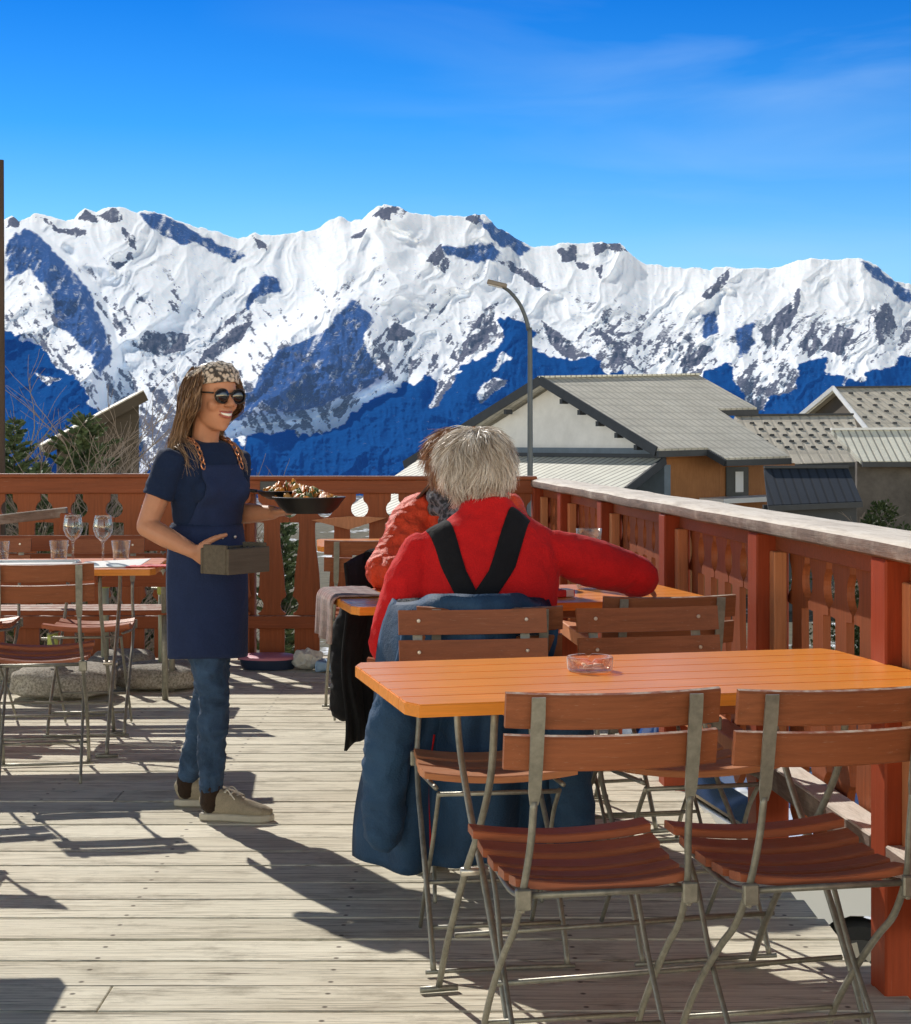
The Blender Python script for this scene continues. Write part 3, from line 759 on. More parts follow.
def house_a():
    A = at(541, 378, 45); E1 = at(657, 449, 41)
    g = Vector((E1.x - A.x, E1.y - A.y, 0)).normalized()          # along the gable wall
    r = Vector((-g.y, g.x, 0));                                    # along the ridge, away to the right
    if r.x < 0: r = -r
    t, M = house_root('chalet', 'big chalet with grey ribbed roof and white gable, behind the lamp post', (A.x, A.y, 0), r)
    k = 5.5
    Rr = A + r * k; Rr.z += 0.19
    N = (E1 - A).cross(Rr - A).normalized()
    if N.z < 0: N = -N
    P = lambda x, y: on_plane(x, y, A, N)
    poly = [A, Rr, P(757, 407.5), P(717, 408.5), P(790, 456), P(725, 458), P(707, 447.5), P(657, 449)]
    slab(t, M, 'roof', poly, N, 0.12, MAT['roof_grey'])
    # other slope of the roof
    L = at(405, 463, 49.6); Lr = L + r * k
    N2 = (A - L).cross(r).normalized(); N2 = N2 if N2.z > 0 else -N2
    slab(t, M, 'roof', [A + Vector((0, 0, .004)), L, Lr, Rr + Vector((0, 0, .004))], N2, 0.12, MAT['roof_grey'])
    dn = Vector((0, 0, -1))
    out = -r
    # barge boards, proud of the slabs
    for a, b in ((A, P(657, 449)), (A, L)):
        beam(t, M, 'barge_board', a + out * .03 + dn * .06, b + out * .03 + dn * .06, 0.05, 0.24, MAT['fascia'])
    beam(t, M, 'ridge_cap', A + Vector((0, 0, .03)) - r * .05, Rr + Vector((0, 0, .03)), 0.2, 0.05, MAT['roof_pale'])
    for a, b in (((657, 450), (707, 448.5)), ((707, 448.5), (725, 459)), ((725, 459), (790, 457)), ((757, 408.5), (717, 409.5))):
        beam(t, M, 'gutter', P(*a) + dn * .10 - Vector((g.x, g.y, 0)) * -.02, P(*b) + dn * .10 + Vector((g.x, g.y, 0)) * .02, 0.08, 0.15, MAT['fascia'])
    # walls
    inset = r * 0.45
    wz = -3.2
    a_ = A + inset; e_ = P(650, 445) + inset; l_ = L + inset + g * .5
    panel(t, M, 'gable_wall', [a_ + dn * .2, Vector((e_.x, e_.y, e_.z - .2)), Vector((e_.x, e_.y, 0.9)), Vector((l_.x, l_.y, 0.9)), Vector((l_.x, l_.y, l_.z - .1))], r * .2, MAT['render_white'])
    panel(t, M, 'wall_band', [Vector((e_.x, e_.y, 1.10)), Vector((l_.x, l_.y, 1.10)), Vector((l_.x, l_.y, .70)), Vector((e_.x, e_.y, .70))], -r * .07, MAT['band'])
    panel(t, M, 'lower_wall', [Vector((e_.x, e_.y, .695)), Vector((l_.x, l_.y, .695)), Vector((l_.x, l_.y, wz)), Vector((e_.x, e_.y, wz))], r * .2, MAT['band'])
    ev = Vector((e_.x, e_.y, 0)) - g * .25
    for i, (s0, s1, zt, m) in enumerate(((0.02, 2.0, 1.0, 'cladding'), (2.004, 4.6, 0.70, 'cladding'))):
        a1 = ev + r * s0; b1 = ev + r * s1
        panel(t, M, 'wall', [a1 + Vector((0, 0, zt)), b1 + Vector((0, 0, zt)), b1 + Vector((0, 0, wz)), a1 + Vector((0, 0, wz))], -g * .15, MAT[m])
    # window and balcony under the lower eave
    a1 = ev + r * 2.2 + g * .012
    for q, nm, mt, w0, w1, z0, z1, th in ((0, 'window', 'dark_metal', 0, .75, -.12, .62, .03), (1, 'pane', 'white_paint', .30, .56, -.02, .50, .045)):
        p = [a1 + r * w0 + Vector((0, 0, z0)), a1 + r * w1 + Vector((0, 0, z0)), a1 + r * w1 + Vector((0, 0, z1)), a1 + r * w0 + Vector((0, 0, z1))]
        o = panel(t, M, nm, p, g * th, MAT[mt])
        if q == 0: win = o
        else: o.parent = win
    beam(t, M, 'balcony', ev + r * 1.3 + g * .5 + Vector((0, 0, -.20)), ev + r * 3.6 + g * .5 + Vector((0, 0, -.16)), 0.9, 0.12, MAT['white_paint'])
    for q in (0.18, .34, .5, .66, .82):
        c = A.lerp(P(657, 449), q) + r * .12 + dn * .30
        bm = new(); box(bm, M @ c, (0.20, 0.12, 0.13)); obj('rafter_end', bm, MAT['fascia'], t)
    for q in (.25, .5, .75):
        c = A.lerp(L, q) + r * .12 + dn * .30
        bm = new(); box(bm, M @ c, (0.20, 0.12, 0.13)); obj('rafter_end', bm, MAT['fascia'], t)
    # lean-to under the gable
    tl = Vector((l_.x, l_.y, 0.86)) - r * .08; tr = Vector((e_.x, e_.y, 0.86)) - r * .08 + g * .1
    drop = (-r * 1.0 + Vector((0, 0, -.34)))
    N3 = (tr - tl).cross(drop).normalized(); N3 = N3 if N3.z > 0 else -N3
    br = on_plane(625, 489, tr, N3); bl = on_plane(330, 520, tr, N3)
    lr = slab(t, M, 'lean_to_roof', [tl, tr, br, bl], N3, 0.1, MAT['roof_lean'])
    beam(t, M, 'barge_board', tr + g * .03 + dn * .05, br + g * .03 + dn * .05, 0.06, 0.2, MAT['fascia'])
    beam(t, M, 'flashing', tl + Vector((0, 0, .05)), tr + Vector((0, 0, .05)), 0.08, 0.10, MAT['fascia'])
MAT['roof_lean'] = roof_mat('ribbed_lean_to_roof', (0.56, 0.56, 0.50), 24.0, 0, dark=.8, axis=1)
house_a()

SG = None
def snow_guard(t, M, c, side):
    "small dark bent tongue standing on the roof sheet"
    global SG
    if SG is None:
        bm = new(); prism(bm, [(-.5, 0, 0), (.5, 0, 0), (.4, 0, .45), (-.4, 0, .45)], (0, .5, 0))
        SG = bpy.data.meshes.new('snow_guard'); bmesh.ops.recalc_face_normals(bm, faces=bm.faces[:]); bm.to_mesh(SG); bm.free(); SG.materials.append(MAT['fascia'])
    o = bpy.data.objects.new('snow_guard', SG); C.objects.link(o); o.parent = t; o.location = M @ c
    o.scale = (side, side * .6, side * .8); return o
def side_house(name, label, ridge_px, Z, quad, mat, thick, wallmat, gable=None, guards=(), Nextra=None, wall_z=-3.2, dirx=(1, 0.12, 0), rise=.42, far=True):
    r = Vector(dirx).normalized()
    A = at(*ridge_px, Z)
    dn = Vector((r.y, -r.x, 0)); dn = dn if dn.y < 0 else -dn
    N = r.cross(dn + Vector((0, 0, -rise))).normalized(); N = N if N.z > 0 else -N
    t, M = house_root(name, label, (A.x, A.y, 0), r)
    P = lambda x, y: on_plane(x, y, A, N)
    pts = [P(*q) for q in quad]
    slab(t, M, 'roof', pts, N, thick, MAT[mat])
    back = -dn
    # far slope
    tl, tr = pts[0] + Vector((0, 0, .004)), pts[1] + Vector((0, 0, .004))
    off = back * 3.0 + Vector((0, 0, -3.0 * rise)); N2 = r.cross(off).normalized(); N2 = N2 if N2.z > 0 else -N2
    if far: slab(t, M, 'roof', [tl, tl + off, tr + off, tr], N2, thick, MAT[mat])
    beam(t, M, 'ridge_cap', tl + Vector((0, 0, .02)), tr + Vector((0, 0, .02)), .18, .06, MAT['fascia'] if mat != 'roof_pale' else MAT['white_paint'])
    bl, br = pts[-1], pts[2]
    # walls below the eave, set back under it
    i0 = bl + back * .5; i1 = br + back * .5
    zt = min(bl.z, br.z) - .02
    panel(t, M, 'wall', [Vector((i0.x, i0.y, zt)), Vector((i1.x, i1.y, zt)), Vector((i1.x, i1.y, wall_z)), Vector((i0.x, i0.y, wall_z))], back * .2, MAT[wallmat])
    beam(t, M, 'gutter', bl + Vector((0, 0, -.08)) + dn * .03, br + Vector((0, 0, -.08)) + dn * .03, .08, .12, MAT['fascia'])
    if gable:
        # end wall and barge board of the gable at the left
        o = tl + r * .25
        f = bl + r * .25
        bk = tl + off + r * .25
        dz = Vector((0, 0, -.15))
        panel(t, M, 'gable_wall', [o + dz, f + dz, Vector((f.x, f.y, wall_z)), Vector((bk.x, bk.y, wall_z)), bk + dz], r * .2, MAT[wallmat])
        beam(t, M, 'barge_board', tl - r * .03, bl - r * .03, .05, .16, MAT['white_paint'])
        beam(t, M, 'barge_board', tl - r * .03, tl + off - r * .03, .05, .16, MAT['white_paint'])
    for (y, x0, x1, n, ph) in guards:
        for k in range(n):
            x = x0 + (x1 - x0) * (k + ph) / n
            snow_guard(t, M, P(x, y) + N * .005, Z * 0.0030)
    return t, M, P, r, dn
side_house('chalet', 'beige-roofed house highest at the right edge, with a pointed timber gable', (834, 388), 58, [(834, 388), (1010, 386), (1010, 432), (870, 432)], 'roof_studded', .14, 'dark_cladding', True,
           [(394, 848, 960, 7, .2), (400, 850, 965, 7, .6), (406, 855, 965, 7, .3), (412, 860, 970, 7, .7), (418, 862, 970, 7, .2), (424, 868, 970, 6, .6)], dirx=(1, 0.35, 0))
side_house('chalet', 'low house between the two others with rows of snow guards on its beige roof', (738, 416), 50, [(735, 416), (853, 415), (868, 461), (756, 465)], 'roof_studded', .14, 'fascia', False,
           [(424, 748, 860, 8, .3), (430, 752, 858, 8, .7), (436, 755, 860, 8, .3), (442, 757, 860, 8, .7), (448, 757, 862, 8, .3)], dirx=(1, 0.02, 0))
side_house('chalet', 'outbuilding at the right edge with pale ribbed roof above a stone wall', (832, 430), 42, [(831, 430), (985, 429), (960, 461), (862, 461)], 'roof_pale', .1, 'stone_wall', False, [], dirx=(1, 0.0, 0), rise=.5, far=False)
side_house('shed', 'low shed with dark slate-blue sheet roof below the beige-roofed houses', (760, 468), 40, [(764, 468), (848, 468), (862, 501), (768, 505)], 'roof_dark', .1, 'fascia', False, [], dirx=(1, 0, 0), rise=.55, far=False)
def left_chalet():
    Z = 34.0
    a = at(50, 449, Z); b = at(145, 398, Z + .5)
    r = Vector((b.x - a.x, b.y - a.y, 0)).normalized()
    t, M = house_root('chalet', 'dark timber chalet with a single sloping roof, behind the bare trees at left', (a.x, a.y, 0), r)
    up = Vector((0, 0, 1)); bk = Vector((-r.y, r.x, 0)) * -1
    bk = bk if bk.y > 0 else -bk
    bk = bk * .6
    panel(t, M, 'wall', [a + r * .2, b - r * .12 - up * .05, Vector((b.x - r.x * .12, b.y - r.y * .12, -3.2)), Vector((a.x + r.x * .2, a.y + r.y * .2, -3.2))], bk * 3, MAT['dark_cladding'])
    slope = (b - a)
    N = slope.cross(bk).normalized(); N = N if N.z > 0 else -N
    a2 = a - slope * .06 - bk * .3
    slab(t, M, 'roof', [a2, b + slope * .015 - bk * .3, b + slope * .015 + bk * 3.3, a2 + bk * 3.6], -N, .16, MAT['roof_studded'])
    beam(t, M, 'barge_board', a2 - bk * .03 + up * .04, b - bk * .33 + up * .04, .05, .2, MAT['dark_cladding'])
left_chalet()

# ================================================================== street lamp and pole
def lamp():
    b = at(530, 475, 25)
    t = thing('street_lamp', 'tall grey street lamp with curved arm, rising in front of the white gable', 'street lamp', (b.x, b.y, -2.6))
    top = at(529, 330, 25).z + 2.6
    s = 25 / F
    bm = new()
    pts = [(0, 0, 0), (0, 0, 2), (0, 0, top - .3), (-1.5 * s, 0, top), (-5 * s, 0, top + 14 * s), (-11 * s, 0, top + 27 * s), (-20 * s, 0, top + 38 * s), (-27 * s, 0, top + 43 * s)]
    tube(bm, pts, [.05, .046, .036, .032, .03, .028, .026, .025], 10, 5); obj('pole', bm, MAT['lamp_grey'], t, True)
    bm = new(); lathe(bm, [(0, 0), (.12, 0), (.12, .04), (.055, .06), (.055, .3), (0, .3)], seg=12); obj('base', bm, MAT['lamp_grey'], t)
    bm = new()
    rot = Matrix.Rotation(R(14), 3, 'Y')
    c = Vector((-33 * s, 0, top + 46 * s))
    box(bm, c, (.30, .13, .07), rot, bev=.02, segs=2); hd = obj('lamp_head', bm, MAT['lamp_head'], t, 'auto')
    bm = new(); box(bm, c + rot @ Vector((-.02, 0, -.036)), (.22, .10, .02), rot, bev=.008); obj('diffuser', bm, MAT['white_paint'], hd)
MAT['lamp_grey'] = plain('lamp_grey_paint', (0.10, 0.115, 0.13), .5, .3, .15, 8)
MAT['lamp_head'] = plain('lamp_head_paint', (0.22, 0.19, 0.16), .5, .2, .2, 20)
lamp()
def pole():
    b = at(1.5, 475, 12.5)
    t = thing('pole', 'slim dark wooden pole standing at the left edge, taller than the mountains behind it', 'pole', (b.x, b.y, -2.6))
    top = at(0, 160, 12.5).z + 2.6
    bm = new(); tube(bm, [(0, 0, 0), (0, 0, 3), (-.005, 0, top)], [.034, .03, .022], 10, 4); obj('shaft', bm, MAT['pole_wood'], t, True)
    bm = new(); lathe(bm, [(0, 0), (.055, 0), (.055, .5), (0, .5)], seg=12); obj('sleeve', bm, MAT['dark_metal'], t)
MAT['pole_wood'] = plain('pole_wood', (0.07, 0.045, 0.03), .8, 0, .4, 14, (1, 1, .1), bump=.3)
pole()

# ================================================================== trees and shrubs
MAT['needles'] = None
def leaf_mat(name, a, b):
    t = NT(name); v = t.coord(); n = t.noise(v, 7, 4, .6)
    t.set(Base_Color=t.ramp(n, [(.3, a), (.7, b)]), Roughness=.7, Specular_IOR_Level=.2)
    return t.m
MAT['needles'] = leaf_mat('fir_needles', (0.045, 0.075, 0.035), (0.16, 0.21, 0.10))
MAT['leaves'] = leaf_mat('evergreen_leaves', (0.014, 0.030, 0.010), (0.06, 0.08, 0.03))
MAT['bark'] = plain('bark', (0.085, 0.065, 0.05), .9, 0, .4, 20, (1, 1, .2), bump=.5)
MAT['twigs'] = plain('pale_bark', (0.27, 0.215, 0.175), .9, 0, .35, 20, bump=.3)
def conifer(label, base, h, r, seed, name='fir_tree', group='evergreens beyond the railing', dens=1.0):
    rd = random.Random(seed)
    t = thing(name, label, 'tree', base, 0, group)
    bm = new(); tube(bm, [(0, 0, 0), (.01, .01, h * .5), (0, 0, h)], [.045 * h / 4, .03 * h / 4, .004], 8, 4); obj('trunk', bm, MAT['bark'], t, True)
    bm = new()
    nb = int(130 * dens)
    for i in range(nb):
        q = (i + rd.random()) / nb; z = h * (.22 + .77 * q)
        L = r * (1 - q) ** .62 * rd.uniform(.65, 1.15) + .03
        a = i * 2.4 + rd.uniform(-.3, .3); lift = rd.uniform(.05, .35) + .5 * q
        d = Vector((math.cos(a), math.sin(a), lift)).normalized()
        p0 = Vector((0, 0, z)); sd = d.cross(Vector((0, 0, 1))).normalized()
        m = max(8, int(L * 85))
        for k in range(m):
            f = (k + rd.random()) / m
            p = p0 + d * (L * f) + Vector((0, 0, -.10 * L * f * f))
            w_ = .30 * L * (1 - f * .6)
            for s in (-1, 1):
                dd = (d * rd.uniform(.5, 1) + sd * s * rd.uniform(.4, 1.1) + Vector((0, 0, rd.uniform(-.3, .5)))).normalized()
                ln = rd.uniform(.04, .11) * (h / 4) ** .5 * (1.1 - .4 * f) + w_ * .25
                sx = dd.cross(Vector((rd.uniform(-1, 1), rd.uniform(-1, 1), rd.uniform(-1, 1)))).normalized() * ln * .24
                e = p + dd * ln
                bm.faces.new([bm.verts.new(x) for x in (p - sx * .4, p + dd * ln * .5 - sx, e, p + dd * ln * .5 + sx)])
    obj('crown', bm, MAT['needles'], t)
def bare_tree(label, base, h, seed, lean=(0, 0), spread=.55, group='bare trees beyond the railing', th=.035):
    rd = random.Random(seed)
    t = thing('bare_tree', label, 'tree', base, 0, group)
    bm = new(); tw = new()
    def grow(p, d, L, r, lev):
        n = 4; pts = [p]; q = p.copy(); dd = d.copy()
        for k in range(n):
            dd = (dd + Vector((rd.gauss(0, .10), rd.gauss(0, .10), rd.gauss(.02, .06)))).normalized()
            q = q + dd * L / n; pts.append(q.copy())
        tube(bm if lev < 1 else tw, pts, [r, r * .62], 6 if lev < 2 else 4)
        if lev >= 4: return
        for k in range(rd.randint(5, 7) if lev < 2 else rd.randint(3, 5)):
            i = rd.randint(1, n); s = pts[i]
            a = rd.uniform(0, 6.28); sd = Vector((math.cos(a), math.sin(a), rd.uniform(-.1, .6)))
            nd = (dd * rd.uniform(.5, .9) + sd * spread).normalized()
            grow(s, nd, L * rd.uniform(.5, .70), r * .57, lev + 1)
    grow(Vector((0, 0, 0)), Vector((lean[0], lean[1], 1)).normalized(), h * .46, th, 0)
    obj('trunk', bm, MAT['twigs'], t, True); obj('crown', tw, MAT['twigs'], t)
def shrub(label, base, rx, rz, seed, name='evergreen_shrub', mat='leaves', n=2600, size=.05, cat='shrub', group=None):
    rd = random.Random(seed)
    t = thing(name, label, cat, base, 0, group)
    bm = new()
    for k in range(7):
        a = rd.uniform(0, 6.28); tube(bm, [(0, 0, 0), (math.cos(a) * rx * .3, math.sin(a) * rx * .3, rz * .8), (math.cos(a) * rx * .6, math.sin(a) * rx * .6, rz * 1.5)], [.02, .012, .005], 6, 3)
    obj('stems', bm, MAT['bark'], t)
    bm = new()
    cl = [(Vector((rd.gauss(0, .42) * rx, rd.gauss(0, .42) * rx, rz * rd.uniform(.35, 1.8))), rd.uniform(.25, .45) * rx) for _ in range(16)]
    for k in range(n):
        c, rr = rd.choice(cl)
        v = Vector((rd.gauss(0, 1), rd.gauss(0, 1), rd.gauss(0, 1))).normalized() * rr * rd.uniform(.4, 1.1)
        p = c + v; d = (v.normalized() + Vector((rd.gauss(0, .6), rd.gauss(0, .6), rd.gauss(.3, .5)))).normalized()
        sx = d.cross(Vector((rd.gauss(0, 1), rd.gauss(0, 1), rd.gauss(0, 1)))).normalized() * size * .35; L = size * rd.uniform(.7, 1.4)
        bm.faces.new([bm.verts.new(x) for x in (p, p + d * L * .5 - sx, p + d * L, p + d * L * .5 + sx)])
    obj('foliage', bm, MAT[mat], t)
def gpt(px, Y, z=-2.6):
    v = at(px, 470, Y); return (v.x, v.y, z)
conifer('bushy green fir in front of the dark timber chalet', gpt(84, 17), at(82, 413, 17).z + 2.6, 1.25, 5, dens=1.15)
conifer('fir at the left edge beside the dark pole', gpt(14, 19), at(16, 418, 19).z + 2.6, .9, 8, dens=.9)
conifer('small dark fir low behind the back railing, left of the waitress', gpt(40, 15), at(40, 462, 15).z + 2.6, .5, 12, dens=1.0)
conifer('small dark fir seen through the railing beside the waitress', gpt(282, 14.5), at(282, 500, 14.5).z + 2.6, .45, 15, dens=1.0)
bare_tree('tall bare tree with twin pale trunks right of the bushy fir', gpt(113, 18), at(113, 405, 18).z + 2.9, 2, (.02, 0), .5)
bare_tree('bare tree with forking trunk just left of the waitress', gpt(126, 18.5), at(128, 402, 18.5).z + 2.9, 4, (.03, 0), .5)
bare_tree('thin bare tree in front of the left end of the timber chalet', gpt(50, 20), at(50, 408, 20).z + 2.9, 9, (0, 0), .5)
bare_tree('spindly bare tree standing between the two firs at left', gpt(34, 21), at(36, 420, 21).z + 2.9, 10, (0.02, 0), .6)
bare_tree('short twiggy bare tree crowding the gable end of the timber chalet', gpt(138, 17), at(138, 428, 17).z + 2.9, 13, (0, 0), .75, th=.025)
bare_tree('short twiggy bare tree behind the bushy fir', gpt(98, 20), at(98, 428, 20).z + 2.9, 14, (0, 0), .75, th=.025)
shrub('tall loose evergreen bush below the houses at right, behind the weathered handrail', gpt(880, 24), .55, 1.72, 21, n=5200, size=.06)
shrub('round evergreen shrub on the slope right of the lamp post, below the houses', gpt(840, 27), .8, 1.0, 31)
for i, (px, Y, top, lab) in enumerate(((70, 15.5, 436, 'bare twiggy bush left of the bushy fir'), (118, 15.5, 430, 'bare twiggy bush right of the bushy fir, under the twin-trunked tree'), (134, 15, 446, 'bare twiggy bush half hidden by the waitress\'s shoulder'), (28, 15.5, 440, 'bare twiggy bush close behind the railing near the dark pole'), (100, 14.5, 448, 'lowest bare bush in the clump behind the left railing'))):
    bare_tree(lab, gpt(px, Y), (at(px, top, Y).z + 2.6) * 1.12, 60 + i, (0, 0), .62, th=.026)
bare_tree('bare bush in front of the stone wall at right', gpt(856, 30), at(868, 490, 30).z + 2.6, 33, (0, 0), .6, group=None, th=.025)
# ================================================================== bistro furniture
def curved_slat(bm, w, d, t, sag, n=14, wl=None, axis='z'):
    "slat along X, width w, section d (y) x t (z); sag bends it along -z (seat) or -y (back)"
    rings = []
    for i in range(n + 1):
        q = i / n * 2 - 1; x = q * w / 2
        o = -sag * (1 - q * q)
        dd = d
        c = [(-dd / 2, -t / 2), (dd / 2, -t / 2), (dd / 2, t / 2 - .003), (dd / 2 - .004, t / 2), (-dd / 2 + .004, t / 2), (-dd / 2, t / 2 - .003)]
        if axis == 'z': rings.append([bm.verts.new((x, y, z + o)) for y, z in c])
        else: rings.append([bm.verts.new((x, z * -1 + o, y)) for y, z in c])
    k = len(rings[0])
    for a, b in zip(rings, rings[1:]):
        for j in range(k): bm.faces.new((a[j], a[(j + 1) % k], b[(j + 1) % k], b[j]))
    bm.faces.new(rings[0]); bm.faces.new(rings[-1][::-1])
SCREW = None
def chair_parts(t, seatmat='seat', backmat='slat', front_screws=True):
    global SCREW
    tilt = Matrix.Rotation(R(11), 4, 'X')
    # backrest
    for z, y in ((0.808, -0.285), (0.729, -0.268)):
        bm = new(); curved_slat(bm, 0.405, 0.066, 0.014, 0.022, axis='y')
        bmesh.ops.transform(bm, matrix=Matrix.Translation((0, y + .011, z)) @ tilt, verts=bm.verts[:])
        s = obj('back_slat', bm, MAT[backmat], t)
        if SCREW is None:
            b2 = new(); lathe(b2, [(0, .002), (.0045, .0018), (.0055, 0), (0, 0)], seg=10, M=Matrix.Rotation(R(-90), 4, 'X'))
            SCREW = bpy.data.meshes.new('screw'); bmesh.ops.recalc_face_normals(b2, faces=b2.faces[:]); b2.to_mesh(SCREW); b2.free(); SCREW.materials.append(MAT['screw'])
        for x in (-.148, .148):
            o = part_mesh('screw', SCREW, s, (x, y + .0095, z + .004 if z > .77 else z))
    for sx in (-1, 1):
        # flat strap behind the slats that becomes the round rod of the front leg
        x0 = sx * .148
        bm = new()
        st = [(.835, -.312, .0125), (.80, -.306, .0130), (.70, -.286, .0125), (.655, -.276, .0115), (.632, -.270, .0075)]
        ring = []
        for z, y, h in st:
            ring.append([bm.verts.new((x0 + a, y + b, z)) for a, b in ((-h, -.0025), (h, -.0025), (h, .0025), (-h, .0025))])
        for a, b in zip(ring, ring[1:]):
            for j in range(4): bm.faces.new((a[j], a[(j + 1) % 4], b[(j + 1) % 4], b[j]))
        bm.faces.new(ring[0]); bm.faces.new(ring[-1])
        obj('back_strap', bm, MAT['steel'], t)
        bm = new()
        tube(bm, [(x0, -.270, .640), (sx * .150, -.252, .56), (sx * .158, -.222, .465), (sx * .162, -.16, .375), (sx * .164, -.08, .31), (sx * .166, .03, .21), (sx * .166, .13, .10), (sx * .166, .185, .012)], .0072, 8, 5)
        obj('leg', bm, MAT['steel'], t, True)
        bm = new()
        tube(bm, [(sx * .150, .165, .438), (sx * .148, .10, .37), (sx * .150, .02, .26), (sx * .150, -.10, .14), (sx * .150, -.215, .004)], .0058, 8, 5)
        obj('leg', bm, MAT['steel'], t, True)
        bm = new(); tube(bm, [(sx * .158, .175, .452), (sx * .160, .05, .445), (sx * .160, -.10, .436), (sx * .160, -.222, .452)], .0062, 8, 4)
        obj('seat_rail', bm, MAT['steel'], t, True)
        bm = new(); box(bm, (sx * .160, -.232, .450), (.030, .016, .040), bev=.003); box(bm, (sx * .160, -.214, .428), (.010, .03, .012), bev=.002)
        obj('hinge_bracket', bm, MAT['steel'], t)
    for nm, pts, r in (('crossbar', [(-.150, -.085, .155), (.150, -.085, .155)], .0055), ('crossbar', [(-.150, -.226, .455), (.150, -.226, .455)], .0065),
                       ('crossbar', [(-.160, .130, .10), (.160, .130, .10)], .0055), ('crossbar', [(-.150, .168, .435), (.150, .168, .435)], .0058),
                       ('foot_bar', [(-.185, .185, .008), (-.10, .180, .008), (.10, .180, .008), (.185, .185, .008)], .0058)):
        bm = new(); tube(bm, pts, r, 8); obj(nm, bm, MAT['steel'], t, True)
    # seat: five slats, hollowed along and across
    for k in range(5):
        q = k / 4; y = -.172 + .338 * q
        z = .462 - .016 * math.sin(math.pi * q) + .018 * q
        wd = .338 + .040 * q
        bm = new(); curved_slat(bm, wd, .064, .017, .016)
        ang = (-.16 + .34 * q) if q < .9 else .02
        bmesh.ops.transform(bm, matrix=Matrix.Translation((0, y, z + .008)) @ Matrix.Rotation(ang, 4, 'X'), verts=bm.verts[:])
        obj('seat_slat', bm, MAT[seatmat], t)
CH = 'folding bistro chairs with brown slats'
GCH = 'folding slatted bistro chairs'
proto = thing('bistro_chair', 'front chair facing away with a brown slatted back, left of the nearest two', 'chair', (0.245, 3.40, 0), R(9.5), GCH)
chair_parts(proto)
YAW = R(12)
chairs = [
 # x, y, rz, label
 (0.665, 3.44, 11, 'nearest chair at the bottom right corner, its brown slatted back toward us'),
 (0.085, 4.335, 188, 'chair on the far side of the front table, left one, tucked against the blue jacket'),
 (0.585, 4.405, 192, 'chair on the far side of the front table, right one, empty before the red posts'),
 (0.585, 5.30, 10, 'dark-backed chair right of the grey-haired diner, its slatted back under the raised red arm'),
 (0.085, 4.98, 2, 'chair the grey-haired diner sits on, covered by the blue jacket'),
 (-0.13, 6.44, 178, 'chair the second diner in red-orange sits on, hung with a long black coat'),
 (-0.44, 8.10, 8, 'brown chair at the small distant table behind the diners'),
 (-1.60, 6.60, 10, 'left chair before the table with wine glasses, its back toward us'),
 (-1.63, 7.62, 184, 'chair behind the table with wine glasses, under the glass stems'),
 (-2.10, 6.75, 14, 'chair at the left edge of the picture, partly cut off, beside another'),
 (-1.80, 5.40, 184, 'chair just outside the left edge, its shadow falling at the bottom left'),
 (-2.20, 7.70, 178, 'chair half hidden at the left edge behind the table with wine glasses'),
]
CHAIRS = [proto]
for x, y, rz, lab in chairs:
    CHAIRS.append(dup(proto, (x, y, 0), R(rz), lab, GCH))
# sun-faded orange seats for the two chairs across the front table
for c in (CHAIRS[2], CHAIRS[3]):
    for o in kids(c):
        if o.name.startswith('seat_slat'):
            o.data = o.data.copy(); o.data.materials[0] = MAT['seat_light']

def table_parts(t, L=1.22, W=0.66, top=0.775):
    bm = new(); n = 6; bw = W / n; ch = .020
    for k in range(n):
        y0 = -W / 2 + k * bw; y1 = y0 + bw - (.0022 if k < n - 1 else 0)
        z0, z1 = top - .026, top
        if k in (0, n - 1):
            a, b = (y0, y1) if k == 0 else (y1, y0)     # a is the outer edge
            poly = [(-L / 2 + ch, a, z1), (L / 2 - ch, a, z1), (L / 2, a + (b - a) * .45, z1), (L / 2, b, z1), (-L / 2, b, z1), (-L / 2, a + (b - a) * .45, z1)]
        else:
            poly = [(-L / 2, y0, z1), (L / 2, y0, z1), (L / 2, y1, z1), (-L / 2, y1, z1)]
        prism(bm, poly, (0, 0, z0 - z1))
    es = [e for e in bm.edges if abs(e.verts[0].co.z - top) < 1e-4 and abs(e.verts[1].co.z - top) < 1e-4]
    bmesh.ops.bevel(bm, geom=es, offset=.0025, segments=2, affect='EDGES')
    obj('tabletop', bm, MAT['table'], t)
    for x in (-L / 2 + .28, L / 2 - .28):
        bm = new(); box(bm, (x, 0, top - .046), (.07, W - .12, .034), bev=.004); obj('batten', bm, MAT['seat'], t)
    bm = new(); box(bm, (0, -W / 2 + .10, top - .044), (L - .5, .03, .03), bev=.003); obj('apron', bm, MAT['slat'], t)
    for sx in (-1, 1):
        x = sx * (L / 2 - .215)
        for s in (-1, 1):
            xx = x + s * .016
            bm = new(); tube(bm, [(xx, s * .24, top - .03), (xx, s * .205, .60), (xx, s * .10, .46), (xx, -s * .03, .33), (xx, -s * .19, .14), (xx, -s * .275, .016)], .0082, 8, 5)
            lg = obj('leg', bm, MAT['steel'], t, True)
            bm = new(); tube(bm, [(xx - .045, -s * .275, .009), (xx + .045, -s * .275, .009)], .008, 8); obj('foot', bm, MAT['steel'], lg, True)
        bm = new(); tube(bm, [(x - .03, 0.0, .352), (x + .03, 0.0, .352)], .010, 8); obj('pivot', bm, MAT['screw'], t, True)
    for y in (-.18, .18):
        bm = new(); tube(bm, [(-(L / 2 - .215), y, .16), (L / 2 - .215, y, .16)], .006, 8); obj('stretcher', bm, MAT['steel'], t, True)
GT = 'orange slatted terrace tables'
T0 = thing('bistro_table', 'nearest orange table with the glass ashtray on it, beside the right railing', 'table', (0.425, 3.83, 0), R(13.5), GT)
table_parts(T0)
T4 = dup(T0, (-2.02, 4.64, 0), R(3), 'table just outside the left edge, known by its shadow in the bottom left corner', GT)
